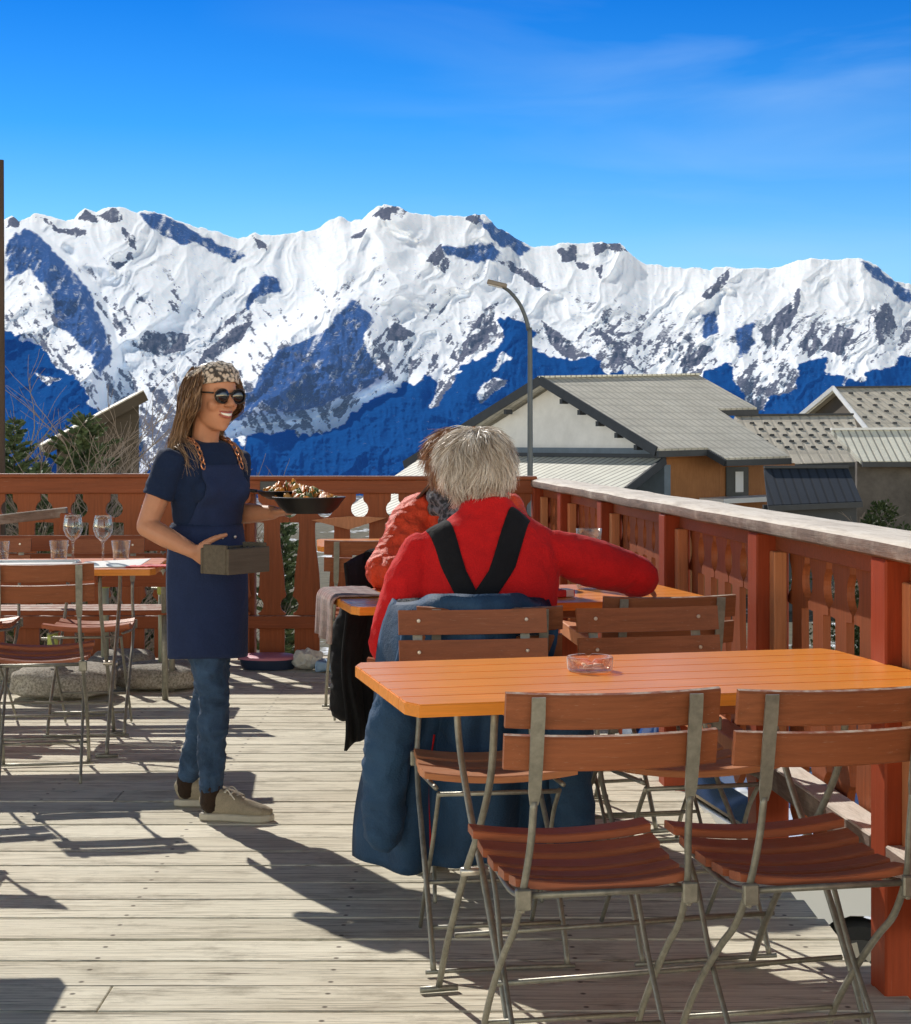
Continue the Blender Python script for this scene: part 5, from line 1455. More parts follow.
def shoe(parent, name, heel, toe, L, mats, tilt=0.0):
    "a laced low shoe; heel and toe on the floor in the parent's frame"
    heel = Vector(heel); toe = Vector(toe); d = (toe - heel); d.z = 0; d.normalize(); s = Vector((d.y, -d.x, 0))
    Mx = Matrix((d, -s, Vector((0, 0, 1)))).transposed().to_4x4(); Mx.translation = heel
    if tilt: Mx = Mx @ Matrix.Translation((L * .72, 0, 0)) @ Matrix.Rotation(tilt, 4, 'Y') @ Matrix.Translation((-L * .72, 0, 0))
    k = L / .25
    bm = new()
    out = [(-.002, .026), (.03, .032), (.08, .029), (.13, .034), (.18, .042), (.215, .039), (.24, .025), (.25, .006)]
    poly = [(x * k, y * k, 0) for x, y in out] + [(x * k, -y * k, 0) for x, y in reversed(out)]
    prism(bm, poly, (0, 0, .024 * k)); bmesh.ops.transform(bm, matrix=Mx, verts=bm.verts[:])
    sl = obj('shoe', bm, mats[1], parent); sl.modifiers.new('b', 'BEVEL').width = .004
    bm = new()
    loft(bm, [((x * k, 0, z * k), a * k, b * k, (0, 1, 0)) for x, z, a, b in ((.0, .05, .016, .022), (.012, .055, .030, .040), (.06, .060, .034, .048), (.10, .052, .034, .042), (.14, .043, .036, .034), (.18, .036, .039, .027), (.215, .031, .036, .020), (.242, .027, .020, .013))], 18)
    limb(bm, [(.045 * k, 0, .06 * k), (.040 * k, 0, .098 * k)], [.036 * k, .032 * k], 14)
    for v in bm.verts: v.co.z = max(v.co.z, .016 * k)
    bmesh.ops.transform(bm, matrix=Mx, verts=bm.verts[:])
    up = remesh('upper', bm, .004, mats[0], sl, 3)
    bm = new()
    for i in range(5):
        x = (.085 + .018 * i) * k; z = (.099 - .0095 * i) * k
        tube(bm, [(x, -.018 * k, z - .006 * k), (x + .006 * k, 0, z + .004 * k), (x + .012 * k, .018 * k, z - .008 * k)], .0040 * k, 6, 3)
    for q in (-1, 1): tube(bm, [(.085 * k, 0, .104 * k), (.10 * k, q * .03 * k, .105 * k), (.125 * k, q * .036 * k, .075 * k)], .0024 * k, 6, 4)
    bmesh.ops.transform(bm, matrix=Mx, verts=bm.verts[:]); obj('laces', bm, mats[2], sl, True)
    return sl

# ------------------------------------------------------------------ the waitress
def waitress():
    O = Vector((-.87, 5.94, 0)); rz = R(229)
    t = thing('person', 'waitress in navy t-shirt, apron, jeans, headband and sunglasses, carrying two pans and a wooden box', 'person', O, rz)
    Mi = (Matrix.Translation(O) @ Matrix.Rotation(rz, 4, 'Z')).inverted()
    W = lambda x, y, z: Mi @ Vector((x, y, z))
    # ---- skeleton points in her own frame (right, forward, up)
    shR, elR, wrR = Vector((.148, -.005, 1.245)), Vector((.220, -.055, 1.005)), Vector((.178, .145, .925))
    shL, elL, wrL = Vector((-.148, -.005, 1.245)), Vector((-.155, -.045, 1.035)), Vector((-.175, .155, 1.045))
    hipR, hipL = Vector((.060, 0, .80)), Vector((-.060, 0, .80))
    anR, anL = W(-.838, 5.825, .085), W(-.955, 6.05, .085)
    knR, knL = W(-.835, 5.86, .43), W(-.865, 6.01, .43)
    HM = Matrix.Translation((0, .022, 1.337)) @ Matrix.Rotation(R(-3), 4, 'Z') @ Matrix.Rotation(R(-3), 4, 'X')
    # ---- body: one continuous skin
    bm = new()
    head_shapes(bm, HM, 1.0)
    limb(bm, [(0, -.02, 1.22), (0, -.008, 1.30), (0, .008, 1.385)], [.058, .047, .050])
    loft(bm, [((0, 0, .72), .10, .07, (1, 0, 0)), ((0, 0, .84), .125, .088, (1, 0, 0)), ((0, 0, .98), .106, .072, (1, 0, 0)), ((0, .005, 1.12), .124, .08, (1, 0, 0)), ((0, 0, 1.22), .125, .07, (1, 0, 0)), ((0, -.005, 1.262), .10, .05, (1, 0, 0)), ((0, -.01, 1.285), .06, .045, (1, 0, 0))])
    limb(bm, [shR.lerp(elR, .18), shR.lerp(elR, .5), elR], [.034, .042, .036]); limb(bm, [elR, elR.lerp(wrR, .45) + Vector((.004, 0, 0)), wrR], [.037, .036, .024])
    limb(bm, [shL.lerp(elL, .18), shL.lerp(elL, .5), elL], [.034, .042, .036]); limb(bm, [elL, elL.lerp(wrL, .45), wrL], [.037, .036, .024])
    limb(bm, [hipR, knR, anR], [.062, .042, .030], sm=8); limb(bm, [hipL, knL, anL], [.062, .042, .030], sm=8)
    for a, e in ((anR, W(-.66, 5.825, .05)), (anL, W(-.78, 6.05, .05))): limb(bm, [a - Vector((0, 0, .03)), a.lerp(e, .5) - Vector((0, 0, .03)), e - Vector((0, 0, .015))], [.028, .027, .016])
    # right hand round the near end of the box, left hand flat under the pans
    hand_shapes(bm, wrR, (-.42, .86, -.30), (-.75, -.35, .10), -1, .55, .98, .05, .6)
    hand_shapes(bm, wrL, (-.10, .97, .10), (.0, -.1, 1), 1, .22, .98, .09, .4)
    body = remesh('body', bm, .004, MAT['skin_tan'], t, 5)
    hb = bvh_of(body)
    hc = HM @ Vector((0, 0, .125))
    Hd = lambda a, e: (HM.to_3x3() @ Vector((math.sin(a) * math.cos(e), math.cos(a) * math.cos(e), math.sin(e))))
    # ---- t-shirt
    bm = new()
    loft(bm, [((0, 0, .86), .146, .106, (1, 0, 0)), ((0, 0, .98), .124, .090, (1, 0, 0)), ((0, .008, 1.12), .144, .104, (1, 0, 0)), ((0, .004, 1.20), .146, .092, (1, 0, 0)), ((0, -.003, 1.25), .136, .074, (1, 0, 0)), ((0, -.006, 1.28), .105, .062, (1, 0, 0)), ((0, -.006, 1.297), .066, .056, (1, 0, 0)), ((0, -.004, 1.303), .056, .054, (1, 0, 0))], 28)
    for s in (-1, 1): ball(bm, (s * .062, .072, 1.125), (.060, .045, .055))
    for a, b in ((shR, elR), (shL, elL)):
        d = (b - a)
        loft(bm, [(a - d * .08, .030, .030, (0, 1, 0)), (a - d * .02, .050, .048, (0, 1, 0)), (a + d * .2, .056, .052, (0, 1, 0)), (a + d * .5, .055, .051, (0, 1, 0)), (a + d * .585, .055, .051, (0, 1, 0))], 20)
    shirt = remesh('tshirt', bm, .006, MAT['navy_cotton'], t, 4, .0035, 11)
    sb = bvh_of(shirt)
    # ---- jeans
    bm = new()
    loft(bm, [((0, 0, .70), .10, .08, (1, 0, 0)), ((0, 0, .80), .126, .098, (1, 0, 0)), ((0, 0, .93), .120, .088, (1, 0, 0))])
    for h, kn, an in ((hipR, knR, anR), (hipL, knL, anL)):
        limb(bm, [h, h.lerp(kn, .5), kn, kn.lerp(an, .4), kn.lerp(an, .93)], [.076, .068, .053, .050, .038], 18, 8)
    remesh('jeans', bm, .006, MAT['denim'], t, 3, .0075, 15)
    for an in (anR, anL):
        bm = new(); limb(bm, [an + Vector((0, 0, .03)), an - Vector((0, 0, .03))], [.036, .038], 14); obj('sock', bm, MAT['sock'], t, True)
    # ---- shoes
    sm = (MAT['khaki'], MAT['sole'], MAT['lace'])
    shoe(t, 'shoe', W(-.872, 5.835, 0), W(-.62, 5.80, 0), .255, sm)
    shoe(t, 'shoe', W(-.995, 6.06, 0), W(-.74, 6.03, 0), .255, sm)
    # ---- apron: bib over the chest, skirt to above the knee, chain straps
    rows = []
    for i in range(19):
        z = 1.215 - .235 * i / 18; row = []
        wd = .092 + .035 * (i / 18) ** 1.5
        for j in range(17):
            x = wd * (j / 8 - 1)
            h = sb.ray_cast(Vector((x, .5, z)), Vector((0, -1, 0)))
            y = h[0].y if h[0] else .05
            row.append(Vector((x, y + .007, z)))
        rows.append(row)
    for row in rows:
        ys = [p.y for p in row]
        for j in range(1, 16): row[j].y = max(row[j].y, (ys[j - 1] + ys[j + 1]) / 2 + .001)
    ap = sheet('apron', rows, .004, MAT['apron_navy'], t)
    rows = []
    for i in range(30):
        q = i / 29; z = 1.005 - .456 * q; row = []
        a = .139 + .012 * math.sin(min(1, q * 2.2) * math.pi / 2) - .004 * q; b = .106 + .026 * math.sin(min(1, q * 2.2) * math.pi / 2)
        for j in range(61):
            th = R(-142 + 284 * j / 60)
            f = 1 + (.012 * math.sin(th * 7 + 1.5) + .016 * math.sin(th * 4 + q * 1.5) + .010 * mnoise.noise(Vector((th * 2, q * 4, 1)))) * (.25 + .75 * q)
            row.append(Vector((math.sin(th) * a * f, math.cos(th) * b * f + .006 * q, z + .005 * math.sin(th * 2.0) * q)))
        rows.append(row)
    sheet('apron_skirt', rows, .004, MAT['apron_navy'], ap)
    bm = new(); loft(bm, [((0, 0, .985), .136, .103, (1, 0, 0)), ((0, 0, 1.012), .134, .101, (1, 0, 0))], 30); obj('waist_tie', bm, MAT['navy_cotton'], ap, True)
    for x in (-.028, .028):
        h = sb.ray_cast(Vector((x, .5, 1.0)), Vector((0, -1, 0)))
        bm = new(); ball(bm, (x, .118, .965), (.006, .004, .006), sub=2); obj('rivet', bm, MAT['screw'], ap, True)
    for s in (-1, 1):
        bm = new(); pts = []
        for q in np.linspace(0, 1, 9):
            p = Vector((s * (.088 - .012 * q), .10 - .115 * q, 1.205 + .11 * math.sin(q * math.pi / 2)))
            d = Vector((0, -math.cos(q * 1.57), -math.sin(q * 1.57) - .25)).normalized()
            h = sb.ray_cast(p - d * .25, d)
            pts.append((h[0] if h[0] else p) - d * .009)
        for i in range(8):
            c = (pts[i] + pts[i + 1]) / 2; T = (pts[i + 1] - pts[i]).normalized(); A = (Vector((s, 0, 0)) - T * T.x * s).normalized(); B = T.cross(A)
            if i % 2: A, B = B, A
            ring = [c + T * (.0145 * math.cos(a)) + A * (.0085 * math.sin(a)) for a in np.linspace(0, 2 * math.pi, 13)]
            tube(bm, ring, .0028, 6)
        obj('strap_chain', bm, MAT['copper'], ap, True)
    # ---- face: sunglasses, smile
    g = Matrix(HM)
    bm = new()
    for s in (-1, 1):
        tube(bm, [g @ Vector((s * .061, .088, .129)), g @ Vector((s * .075, .055, .130)), g @ Vector((s * .077, .0, .126)), g @ Vector((s * .075, -.02, .115))], .0030, 6, 4)
        ring = [g @ Vector((s * .0335 + .0290 * math.cos(a), .1065 - .008 * abs(math.cos(a) * .5 + s * .5 * math.cos(a)) , .119 + .0245 * math.sin(a))) for a in np.linspace(0, 2 * math.pi, 25)]
        tube(bm, ring, .0026, 6)
    tube(bm, [g @ Vector((-.008, .108, .127)), g @ Vector((0, .112, .130)), g @ Vector((.008, .108, .127))], .003, 6, 3)
    sg = obj('sunglasses', bm, MAT['frame_dark'], t, True)
    for s in (-1, 1):
        bm = new()
        M = g @ Matrix.Translation((s * .0335, .1045, .119)) @ Matrix.Rotation(R(-90), 4, 'X') @ Matrix.Diagonal((1, .85, 1, 1))
        lathe(bm, [(0, .005), (.015, .004), (.0285, 0), (.0285, -.002), (0, -.001)], seg=28, M=M); obj('lens', bm, MAT['lens_dark'], sg, True)
    bm = new()
    for z0, r_ in ((.062, .0040), (.047, .0045)):
        pts = []
        for x in np.linspace(-.027, .027, 9):
            up = .0085 * (x / .027) ** 2
            h = hb.ray_cast(g @ Vector((x, .3, z0 + up)), g.to_3x3() @ Vector((0, -1, 0)))
            zz = z0 + up if z0 < .05 else .062 + up * .55
            h = hb.ray_cast(g @ Vector((x, .3, zz)), g.to_3x3() @ Vector((0, -1, 0)))
            pts.append((h[0] if h[0] else g @ Vector((x, .09, zz))) + g.to_3x3() @ Vector((0, .0005, 0)))
        tube(bm, pts, [r_ * .5, r_, r_, r_, r_ * .5], 8)
    mo = obj('mouth', bm, MAT['lips'], t, True)
    rows = []
    for i in range(4):
        row = []
        for x in np.linspace(-.023, .023, 9):
            lo = .0505 + .0085 * (x / .027) ** 2; hi = .060 + .0045 * (x / .027) ** 2; z = lo + (hi - lo) * i / 3
            h = hb.ray_cast(g @ Vector((x, .3, z)), g.to_3x3() @ Vector((0, -1, 0)))
            row.append((h[0] if h[0] else g @ Vector((x, .09, z))) + g.to_3x3() @ Vector((0, .0012, 0)))
        rows.append(row)
    sheet('teeth', rows, .001, MAT['teeth'], mo)
    # ---- headband and hair
    rows_d = []
    for j in range(10):
        q = j / 9; row = []
        for i in range(49):
            a = 2 * math.pi * i / 48
            e0 = .30 + .10 * math.cos(a); e = e0 + (.98 - .05 * math.cos(a)) * q * (.72 + .28 * math.cos(a))
            row.append(Hd(a, e))
        rows_d.append(row)
    rows = cap_shell(hb, hc, rows_d, .0)
    for j, r_ in enumerate(rows):
        bulge = .012 + .010 * math.sin(math.pi * j / 9)
        for i, p in enumerate(r_):
            d = (p - hc).normalized(); tw = .0035 * math.sin(i * 1.1 + j * 1.6)
            r_[i] = p + d * (bulge + tw)
    sheet('headband', rows, .006, MAT['headband'], t)
    strands = []; rd = random.Random(5)
    for k in range(4200):
        a = rd.uniform(R(62), R(298)); e = rd.uniform(-.15, .95)
        d = Hd(a, e); h = hb.ray_cast(hc + d * .4, -d); p = (h[0] if h[0] else hc + d * .1) + d * rd.uniform(.004, .020)
        back = -math.cos(a); sd = math.sin(a)
        tail = Vector((sd * rd.uniform(.05, .115) + rd.gauss(0, .012), -.055 * back - .065 + rd.gauss(0, .014), rd.uniform(1.08, 1.26)))
        if abs(sd) > .6 and rd.random() < .05: tail = Vector((math.copysign(rd.uniform(.085, .125), sd), rd.uniform(-.02, .085), rd.uniform(1.17, 1.25)))
        mid1 = p + d * .010 + Vector((sd * .012, -.015 * back, -.05)); mid2 = Vector((sd * .086, -.028 - .070 * max(back, .0), 1.345)) + Vector((rd.gauss(0, .007), rd.gauss(0, .007), rd.gauss(0, .01)))
        # stay outside the shirt
        pts = smooth_path([p, mid1, mid2, mid2.lerp(tail, .5) + Vector((sd * .012, -.006, 0)), tail], 4)
        for i, q in enumerate(pts):
            hit = sb.find_nearest(q)
            if hit[0] is not None:
                v = q - hit[0]
                if v.dot(hit[1]) < .010: pts[i] = hit[0] + hit[1] * rd.uniform(.008, .018)
        strands.append((pts, min(1, max(0, rd.gauss(.42, .22))), rd.uniform(.6, 1.2)))
    ribbons('hair', strands, MAT['hair_brown'], t, .0015, .45)
    # a soft inner hair mass so the strands do not show scalp
    rows_d = [[Hd(R(70 + 220 * i / 30), -.25 + 1.75 * j / 12) for i in range(31)] for j in range(13)]
    rows = cap_shell(hb, hc, rows_d, .007)
    o = sheet('hair_base', rows, .004, MAT['hair_brown'], t)
    return t
waitress()
def carried():
    # wooden box held at the waist
    p = Vector((-.735, 5.672, .858)); rz = R(219.7 + 14)
    t = thing('wooden_box', 'small open grey-brown wooden box held at the waitress\'s waist', 'box', p, rz)
    w_, d, h = .20, .13, .085
    for nm, c, s in (('side', (0, d / 2 - .006, h / 2), (w_, .012, h)), ('side', (0, -d / 2 + .006, h / 2), (w_, .012, h)), ('end', (-w_ / 2 + .006, 0, h / 2 + .006), (.012, d - .025, h + .012)), ('end', (w_ / 2 - .006, 0, h / 2 + .006), (.012, d - .025, h + .012)), ('bottom', (0, 0, .006), (w_ - .026, d - .026, .010))):
        bm = new(); box(bm, c, s, bev=.003); obj(nm, bm, MAT['box_wood'], t)
    bm = new()
    for k in range(5): tube(bm, [(-.07 + k * .03, -.03 + .012 * (k % 2), .02), (-.06 + k * .03, .03, .085)], .004, 6)
    obj('cutlery', bm, MAT['dark_metal'], t, True)
    # lower pan: deep, black, held out on the flat hand
    def pan(name, label, p, r, dep, rz, handle, tilt=0):
        t = thing(name, label, 'pan', p, rz, 'black pans of food')
        bm = new(); lathe(bm, [(0, 0), (r * .62, 0), (r * .80, dep * .35), (r * .96, dep * .85), (r * 1.02, dep), (r * .985, dep * 1.02), (r * .93, dep * .86), (r * .76, dep * .40), (r * .58, dep * .12), (0, dep * .12)], seg=44); obj('bowl', bm, MAT['iron'], t, 'auto')
        if handle:
            bm = new(); tube(bm, [(-r * .96, 0, dep * .92), (-r * 1.35, 0, dep * 1.12), (-r * 1.75, 0, dep * 1.1)], [.010, .011, .012], 10, 4)
            for v in bm.verts: v.co.z = dep + (v.co.z - dep) * .6
            obj('handle', bm, MAT['iron'], t, True)
        rd = random.Random(hash(round(r * 1000)) % 99)
        for k in range(34):
            a = rd.uniform(0, 6.28); q = r * .74 * math.sqrt(rd.random()); s = rd.uniform(.013, .023)
            bm = new(); ball(bm, (0, 0, 0), (s, s * rd.uniform(.7, 1.2), s * rd.uniform(.5, .9)), Matrix.Rotation(rd.uniform(0, 3), 3, Vector((rd.random(), rd.random(), .3)).normalized()), sub=2)
            for v in bm.verts: v.co += v.co.normalized() * mnoise.noise(v.co * 60 + Vector((k, 0, 0))) * .005; v.co += Vector((q * math.cos(a), q * math.sin(a), dep * .85 + rd.uniform(-.006, .004) + .045 * max(0, 1 - q / (r * .7)) * rd.random()))
            obj(('potato', 'potato', 'onion', 'herb')[k % 4], bm, MAT[('food_gold', 'food_amber', 'food_pale', 'food_green')[k % 4]], t, True)
        return t
    pan('pan', 'lower black pan of golden potatoes held out beside the waitress', Vector((-.505, 5.86, 1.048)), .125, .056, R(10), False)
    pan('pan', 'upper black skillet with a handle pointing at the waitress, heaped with potatoes', Vector((-.585, 5.985, 1.092)), .118, .030, R(12), True)
MAT['box_wood'] = stained_wood('grey_brown_box_wood', (.105, .086, .064), worn=(.30, .25, .18), axis='x', wear=.5, rough=.8)
MAT['iron'] = plain('black_cast_iron', (.012, .011, .010), .42, .3, .3, 40, bump=.2, bd=.002)
MAT['food_gold'] = plain('roast_potato', (.50, .19, .022), .5, 0, .35, 60, bump=.4); MAT['food_amber'] = plain('crisped_potato', (.38, .10, .015), .5, 0, .4, 60, bump=.4)
MAT['food_pale'] = plain('onion_flesh', (.50, .24, .06), .5, 0, .35, 60, bump=.3); MAT['food_green'] = plain('chopped_herb', (.10, .12, .03), .6, 0, .4, 80, bump=.3)
carried()

# ------------------------------------------------------------------ the seated pair
def short_hair(t, hb, hc, Hd, mat, seed, n, ln, front, low, width=.0040, lift=.018, flow=None, bright=.55):
    rd = random.Random(seed); st = []
    for k in range(n):
        a = rd.uniform(-math.pi, math.pi); e = math.asin(rd.uniform(math.sin(low), 1))
        if abs(a) < front and e < .62: continue
        d = Hd(a, e); h = hb.ray_cast(hc + d * .4, -d)
        if not h[0]: continue
        p = h[0] + d * .003
        # combed back and down from the crown
        down = Vector((0, 0, -1)); tang = (down - d * down.dot(d))
        if tang.length < .15: tang = Vector((rd.gauss(0, 1), rd.gauss(0, 1), 0))
        tang.normalize()
        sw = d.cross(tang) * (rd.gauss(0, .12) + 1.2 * mnoise.noise(d * 2.3 + Vector((seed, 0, 0))))
        L = ln * rd.uniform(.6, 1.25) * (1.1 if e < .3 else 1)
        up = lift * rd.uniform(.5, 1.6)
        cv = d.cross(tang) * (L * .35 * mnoise.noise(d * 5 + Vector((0, seed, 0))))
        P = [p, p + d * up * .9 + (tang + sw * .3) * L * .25 + cv * .6, p + d * up * 1.4 + (tang + sw * .6) * L * .6 + cv, p + d * up * rd.uniform(.5, 1.3) + (tang + sw * .9) * L - cv * .3 + Vector((0, 0, -.008))]
        st.append((smooth_path(P, 3), min(1, max(0, rd.gauss(bright, .12) + .9 * mnoise.noise(d * 7 + Vector((3, seed, 1))) - (.15 if e < 0 else 0))), rd.uniform(.7, 1.3)))
    ribbons('hair', st, MAT[mat], t, width)
def cap(t, hb, hc, Hd, mat, front, low, off):
    rows_d = [[Hd(front + (2 * math.pi - 2 * front) * i / 40, low + (1.56 - low) * j / 12) for i in range(41)] for j in range(13)]
    sheet('hair_base', cap_shell(hb, hc, rows_d, off), .004, MAT[mat], t)
def eyes(t, g, k=1.0):
    for s in (-1, 1):
        bm = new(); ball(bm, g @ Vector((s * .031 * k, .0835 * k, .119 * k)), .0125 * k); o = obj('eye', bm, MAT['eye'], t, True)
        bm = new(); ball(bm, g @ Vector((s * .031 * k, .0915 * k, .119 * k)), .0058 * k, sub=2); obj('iris', bm, MAT['iris'], o, True)
def grey_diner():
    O = Vector((.095, 5.03, 0)); rz = R(2)
    t = thing('person', 'grey-haired diner seen from behind in red sweater with black Y-back braces, one arm stretched right', 'person', O, rz)
    shL, elL, wrL = Vector((-.200, 0, .968)), Vector((-.292, -.035, .700)), Vector((-.13, .24, .835))
    shR, elR, wrR = Vector((.200, 0, .972)), Vector((.465, .115, .885)), Vector((.478, .40, .850))
    HM = Matrix.Translation((-.025, .035, 1.100)) @ Matrix.Rotation(R(38), 4, 'Z') @ Matrix.Rotation(R(-4), 4, 'X')
    hipL, hipR = Vector((-.10, .02, .535)), Vector((.10, .02, .535))
    knL, knR = Vector((-.155, .42, .535)), Vector((.155, .43, .535))
    anL, anR = Vector((-.185, .13, .10)), Vector((.17, .36, .09))
    bm = new(); head_shapes(bm, HM, .98)
    limb(bm, [(0, -.01, 1.0), (-.008, .012, 1.10), (-.020, .035, 1.17)], [.07, .060, .062])
    loft(bm, [((0, 0, .47), .165, .11, (1, 0, 0)), ((0, -.02, .60), .165, .10, (1, 0, 0)), ((0, -.03, .78), .175, .095, (1, 0, 0)), ((0, -.015, .93), .195, .09, (1, 0, 0)), ((0, 0, 1.02), .18, .07, (1, 0, 0)), ((0, .005, 1.06), .09, .055, (1, 0, 0))])
    for a, e, w_ in ((shL, elL, wrL), (shR, elR, wrR)):
        limb(bm, [a, a.lerp(e, .5), e], [.052, .048, .040]); limb(bm, [e, e.lerp(w_, .5), w_], [.040, .038, .026])
    for h, k, a in ((hipL, knL, anL), (hipR, knR, anR)):
        limb(bm, [h, h.lerp(k, .5), k], [.080, .072, .056]); limb(bm, [k, k.lerp(a, .4), a], [.056, .052, .034])
        limb(bm, [a, a + Vector((0, .06, -.045)), a + Vector((.0, .14, -.055))], [.034, .030, .020])
    hand_shapes(bm, wrL, (.5, .85, -.12), (.1, .0, -1), -1, .35, 1.05); hand_shapes(bm, wrR, (.10, .99, -.10), (-.1, .0, -1), 1, .4, 1.05)
    body = remesh('body', bm, .0045, MAT['skin_red'], t, 5)
    hb = bvh_of(body); hc = HM @ Vector((0, 0, .13))
    Hd = lambda a, e: (HM.to_3x3() @ Vector((math.sin(a) * math.cos(e), math.cos(a) * math.cos(e), math.sin(e))))
    bm = new()
    loft(bm, [((0, 0, .48), .19, .135, (1, 0, 0)), ((0, -.022, .60), .187, .122, (1, 0, 0)), ((0, -.034, .75), .193, .117, (1, 0, 0)), ((0, -.024, .88), .210, .116, (1, 0, 0)), ((0, -.008, .97), .215, .106, (1, 0, 0)), ((0, .0, 1.03), .185, .092, (1, 0, 0)), ((0, .006, 1.068), .120, .078, (1, 0, 0)), ((-.004, .012, 1.10), .080, .072, (1, 0, 0)), ((-.006, .016, 1.118), .072, .068, (1, 0, 0))], 30)
    for a, e, w_ in ((shL, elL, wrL), (shR, elR, wrR)):
        d = (e - a)
        limb(bm, [a, a + d * .28, a.lerp(e, .6), e], [.060, .072, .069, .062], 18, 6); limb(bm, [e, e.lerp(w_, .5), w_], [.061, .055, .042], 18)
    sw = remesh('sweater', bm, .0065, MAT['red_wool'], t, 5, .0055, 9)
    sb = bvh_of(sw)
    # Y-back braces laid on the sweater
    def strap(path, wd):
        rows = []
        P = smooth_path([Vector((x, 0, z)) for x, z in path], 6)
        for i, p in enumerate(P):
            T = (P[min(i + 1, len(P) - 1)] - P[max(i - 1, 0)]).normalized(); S = Vector((T.z, 0, -T.x)); row = []
            for j in range(5):
                q = p + S * wd * (j / 4 - .5); m_ = max(0.0, min(1.0, (q.z - .93) / .10)); d = Vector((0, 1 - .45 * m_, -.84 * m_)).normalized()
                h = sb.ray_cast(q - d * .5, d)
                row.append((h[0] - d * .0045) if h[0] else q)
            rows.append(row)
        return rows
    br = sheet('braces', strap([(-.158, 1.022), (-.125, .965), (-.068, .855), (-.048, .81), (-.045, .70), (-.045, .56)], .060), .003, MAT['elastic'], t)
    sheet('brace_strap', strap([(.098, 1.026), (.060, .965), (-.015, .855), (-.040, .81)], .060), .003, MAT['elastic'], br)
    rows = strap([(-.045, .875), (-.043, .82), (-.043, .70)], .085); sheet('brace_yoke', [[p + Vector((0, -.003, 0)) for p in r] for r in rows[5:]], .003, MAT['elastic'], br)
    bm = new()
    loft(bm, [((0, -.01, .46), .19, .14, (1, 0, 0)), ((0, -.015, .54), .196, .138, (1, 0, 0)), ((0, -.02, .62), .192, .130, (1, 0, 0))])
    for h, k, a in ((hipL, knL, anL), (hipR, knR, anR)):
        limb(bm, [h, h.lerp(k, .5), k, k.lerp(a, .5), a + Vector((0, 0, .0))], [.10, .090, .075, .072, .062], 18, 8)
    remesh('trousers', bm, .007, MAT['blue_trousers'], t, 3, .005, 12)
    sm = (MAT['white_leather'], MAT['sole_white'], MAT['lace'])
    shoe(t, 'shoe', anL + Vector((-.005, -.055, -.10)), anL + Vector((.0, .2, -.10)), .27, sm, 0); shoe(t, 'shoe', anR + Vector((0, -.055, -.09)), anR + Vector((.02, .2, -.09)), .27, sm)
    cap(t, hb, hc, Hd, 'hair_grey', .95, -.62, .005)
    short_hair(t, hb, hc, Hd, 'hair_grey', 3, 15000, .075, .85, -.62, .0011, .007)
    eyes(t, HM, 1.04)
    bm = new()
    for s in (-1, 1):
        tube(bm, [HM @ Vector((s * .064, .092, .132)), HM @ Vector((s * .082, .05, .133)), HM @ Vector((s * .086, -.03, .125))], .0035, 6, 4)
        tube(bm, [HM @ Vector((s * .035 + .028 * math.cos(a), .106, .122 + .022 * math.sin(a))) for a in np.linspace(0, 6.283, 21)], .0026, 6)
    sg = obj('sunglasses', bm, MAT['frame_dark'], t, True)
    for s in (-1, 1):
        bm = new(); lathe(bm, [(0, .003), (.027, 0), (.027, -.002), (0, -.001)], seg=24, M=HM @ Matrix.Translation((s * .035, .105, .122)) @ Matrix.Rotation(R(-90), 4, 'X') @ Matrix.Diagonal((1, .8, 1, 1))); obj('lens', bm, MAT['lens_dark'], sg, True)
MAT['sole_white'] = plain('white_sole', (.62, .60, .56), .6, 0, .1, 30)
grey_diner()
